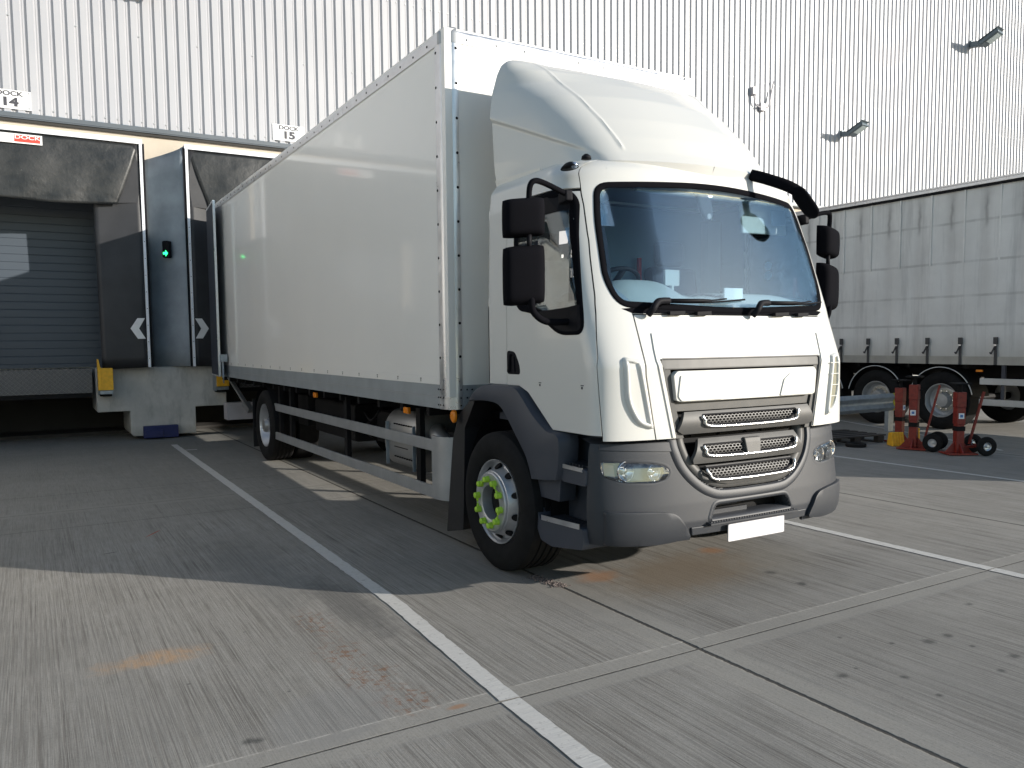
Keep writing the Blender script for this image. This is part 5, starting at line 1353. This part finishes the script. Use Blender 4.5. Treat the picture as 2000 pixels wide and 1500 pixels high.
def twheel(s, y):
    xf = 10.24 if s < 0 else 12.71; c = (0, y, .53); X = lambda d: xf + s * d; R0 = .53
    bm = BM(); lathe(bm, [(X(-.16), .29), (X(-.01), .295), (X(.0), .30), (X(.0), .312), (X(-.014), .312), (X(-.014), .30), (X(-.03), .288), (X(-.11), .27), (X(-.14), .23), (X(-.13), .15), (X(-.02), .115), (X(-.015), .001)], c, 'x', 40); h = Q('wheel', bm, ALUD, smooth='auto')
    bm = BM(); lathe(bm, [(X(-.015), .308), (X(.018), .345), (X(.03), .42), (X(.01), .49), (X(-.03), R0), (X(-.34), R0), (X(-.37), .45), (X(-.36), .308)], c, 'x', 48, closed=True); Q('tyre', bm, RUBBER, h, smooth='auto')
    bm = BM()
    for k in range(10):
        a = 2 * math.pi * k / 10; lathe(bm, [(X(-.13), .02), (X(-.09), .018), (X(-.088), .001)], (0, y + math.cos(a) * .168, .53 + math.sin(a) * .168), 'x', 8)
    Q('wheel_nuts', bm, CHROME, h)
    bm = BM(); lathe(bm, [(X(-.134), .20), (X(-.126), .20), (X(-.126), .13), (X(-.134), .13)], c, 'x', 32, closed=True); Q('nut_ring', bm, simple('ring_pale', (.42, .40, .34), .5, .4) if 'ring_pale' not in MATS else MATS['ring_pale'], h)
for y in (3.0, 4.33, 5.66):
    for s in (-1, 1): twheel(s, y)
    bm = BM(); arc = [(y + .60 * math.cos(a), .54 + .60 * math.sin(a)) for a in lin(R(8), R(172), 24)]
    for (a, b), (c_, d) in zip(arc, arc[1:]): bm.faces.new([bm.verts.new(p) for p in ((10.21, a, b), (10.21, c_, d), (10.75, c_, d), (10.75, a, b))])
    mg = Q('mudguard', bm, CHASS, smooth=True)
    bm = BM()
    ar2 = [(y + .605 * math.cos(a), .54 + .605 * math.sin(a)) for a in lin(R(12), R(168), 30)]
    for (a, b), (c_, d) in zip(ar2, ar2[1:]): bar(bm, (10.205, a, b), (10.205, c_, d), .012, .016, (1, 0, 0))
    Q('guard_edge', bm, simple('edge_pale', (.55, .56, .56), .5) if 'edge_pale' not in MATS else MATS['edge_pale'], mg)
bm = BM(); tube(bm, [(10.4, 3.0, .53), (12.5, 3.0, .53)], .07, 8); tube(bm, [(10.4, 4.33, .53), (12.5, 4.33, .53)], .07, 8); Q('axles', bm, CHASS)
bm = BM()
for z0, z1 in ((.855, .965), (.49, .60)): box(bm, TX0, TX0 + .03, -3.6, 2.28, z0, z1)
sg2 = Q('side_guard', bm, simple('guard_pale', (.50, .50, .49), .5, .3), bevel=.004)
bm = BM()
for y in (1.90, .3, -1.3, -2.9): box(bm, TX0 + .032, TX0 + .08, y - .03, y + .03, .5, 1.2)
Q('guard_post', bm, GREYD, sg2)
bm = BM(); box(bm, TX0 + .02, TX0 + .05, 2.25, 2.36, 1.075, 1.11); Q('side_marker', bm, AMBER)
bm = BM(); box(bm, TX0 + .3, TX0 + 1.2, -1.6, .9, .5, 1.1); Q('pallet_box', bm, CHASS)
bm = BM(); box(bm, 10.5, 10.65, -3.9, -3.75, 0.0, 1.2); box(bm, 12.3, 12.45, -3.9, -3.75, 0.0, 1.2); Q('landing_leg', bm, CHASS)

# ================================================================== GUARD RAIL
gr_ = empty('guard_rail', (9.25, 3.38, 0)); tag(gr_, 'galvanised corrugated guard rail with yellow end in front of trailer wheel', 'guard rail')
bm = BM(); pf = [(-.0, .375), (-.02, .39), (-.06, .44), (-.02, .50), (-.012, .53), (-.02, .56), (-.06, .62), (-.02, .675), (0, .69)]
def rail(u, v): return (-4.6 + 4.68 * u, -.08 + pf[v][0], pf[v][1])
grid(bm, rail, lin(0, 1, 12), list(range(len(pf)))); new_obj('rail', bm, GALV, gr_, smooth='auto', solid=.006)
bm = BM(); grid(bm, lambda u, v: (.0 + .17 * u, -.082 + pf[v][0] - .004 + .05 * u * u, pf[v][1]), lin(0, 1, 6), list(range(len(pf)))); new_obj('rail_end', bm, YELG, gr_, smooth='auto', solid=.006)
for x in (-.02, -2.4, -4.4):
    bm = BM(); box(bm, x - .075, x + .075, -.075, .0, 0, .62); new_obj('post', bm, GALV, gr_)
# ================================================================== RED SUPPORT STANDS
def stand(loc, rz, lab, wheels, hgt=.92, cat='support stand'):
    t = empty('support_stand', loc, rz); tag(t, lab, cat, 'red trailer support stands')
    bm = BM(); box(bm, -.055, .055, -.055, .055, .035, .36); box(bm, -.058, .058, -.058, .058, .36, .40); box(bm, -.060, .060, -.060, .060, .44, hgt - .22); box(bm, -.052, .052, -.052, .052, .40, .44); box(bm, -.065, .065, -.065, .065, hgt - .22, hgt)
    new_obj('column', bm, REDM, t, bevel=.006)
    bm = BM(); box(bm, -.061, .061, -.061, .061, .345, .41); new_obj('collar', bm, CHASS, t)
    bm = BM(); tube(bm, [(0, 0, hgt - .02), (0, 0, hgt + .11)], .03, 12); box(bm, -.11, .11, -.11, .11, hgt + .11, hgt + .13); new_obj('screw_head', bm, CHASS, t)
    bm = BM(); box(bm, -.20, .20, -.16, .16, .012, .034)
    for s in (-1, 1): prism(bm, [(.05 * s, .034), (.19 * s, .034), (.05 * s, .20)], -.01, .01, 'xz'); prism(bm, [(.05 * s, .034), (.14 * s, .034), (.05 * s, .17)], -.008, .008, 'yz')
    new_obj('base', bm, REDM, t)
    bm = BM(); box(bm, -.038, .038, -.064, -.061, .52, .60); st = new_obj('label_plate', bm, STK, t)
    bm = BM(); box(bm, -.020, .020, -.066, -.0645, .54, .58); new_obj('label_print', bm, STKB, st)
    bm = BM(); tube(bm, [(.07, .02, hgt - .08), (.13, .02, hgt - .10), (.13, .02, hgt - .30)], .012, 8); new_obj('crank', bm, CHASS, t)
    if wheels:
        bm = BM(); bar(bm, (.05, .0, .10), (.30, .0, .13), .05, .03); tube(bm, [(.30, -.20, .13), (.30, .20, .13)], .012, 8); bar(bm, (.15, 0, .15), (.34, .0, .98 if hgt > .9 else .9), .028, .028); new_obj('handle', bm, REDM, t)
        for s in (-1, 1):
            bm = BM(); lathe(bm, [(s * .15, .06), (s * .145, .10), (s * .155, .13), (s * .18, .138), (s * .205, .13), (s * .215, .10), (s * .21, .06)], (.30, 0, .138), 'y', 28, closed=True); wo = new_obj('wheel', bm, RUBBER, t, smooth='auto')
            bm = BM(); lathe(bm, [(s * .16, .001), (s * .165, .03), (s * .19, .045), (s * .20, .064), (s * .19, .064), (s * .185, .05)], (.30, 0, .138), 'y', 20)
            lathe(bm, [(s * .185, .018), (s * .222, .018), (s * .224, .001)], (.30, 0, .138), 'y', 10); new_obj('wheel_rim', bm, ALU, wo, smooth='auto')
    return t
stand((7.30, .93, 0), R(-32), 'red support stand nearest the right edge, with two trolley wheels and leaning handle', True, .90)
stand((7.30, 1.62, 0), R(-70), 'dark red support stand with wheels, between the other two stands', True, .98)
stand((7.95, 2.28, 0), R(10), 'red support stand without wheels at the yellow rail end, behind yellow chocks', False, .88)
# yellow ribbed chock
def chock(loc, rz, s_, lab):
    t = empty('wheel_chock', loc, rz); t.scale = (s_,) * 3; tag(t, lab, 'wheel chock', 'yellow wheel chocks')
    bm = BM(); prism(bm, roundpoly([(-.11, 0), (.12, 0), (.06, .20), (-.05, .22)], .015, 3), -.09, .09, 'yz'); new_obj('wedge', bm, YEL, t, bevel=.006)
    bm = BM()
    for k in range(5): bar(bm, (-.08 + k * .04, -.118, .01), (-.08 + k * .04, -.058, .215), .018, .014, (0, 1, .3))
    new_obj('ribs', bm, YEL, t, bevel=.003)
chock((7.48, 2.03, 0), R(-35), 1.0, 'yellow ribbed wheel chock standing on the ground beside the red stands')
chock((7.75, 1.90, .10), R(-50), .8, 'smaller yellow chock held behind the middle red stand')
# dark pallet and tyre ring
pl = empty('pallet', (7.2, 2.9, 0), R(-8)); tag(pl, 'dark low pallet on the ground below the guard rail', 'pallet')
bm = BM()
for k in range(5): box(bm, -.55, .60, -.45 + k * .19, -.33 + k * .19, .11, .13)
new_obj('deck', bm, WOODD, pl)
bm = BM()
for x in (-.5, .0, .5):
    for y in (-.4, .0, .36): box(bm, x - .06, x + .06, y - .05, y + .05, .02, .105)
    box(bm, x - .05, x + .05, -.44, .42, .0, .018)
new_obj('blocks', bm, WOODD, pl)
rg = empty('rubber_ring', (6.88, 2.30, 0)); tag(rg, 'small black rubber ring lying in front of the pallet', 'rubber ring')
bm = BM(); lathe(bm, [(0.0, .10), (.0, .145), (.02, .155), (.05, .15), (.06, .12), (.05, .10)], (0, 0, 0), 'z', 28, closed=True); new_obj('ring', bm, RUBBER, rg, smooth='auto')
bpy.context.view_layer.update()

# second white box truck parked two docks along, beyond the left edge; added unseen to bounce sunlight onto the box side and reflect in the window
bounce_truck = copy_tree(truck); bounce_truck.location = (-8.53, 0, 0); tag(bounce_truck, 'second white box truck added unseen at dock 13 to bounce sunlight onto the box side', 'truck')
bpy.context.view_layer.update()
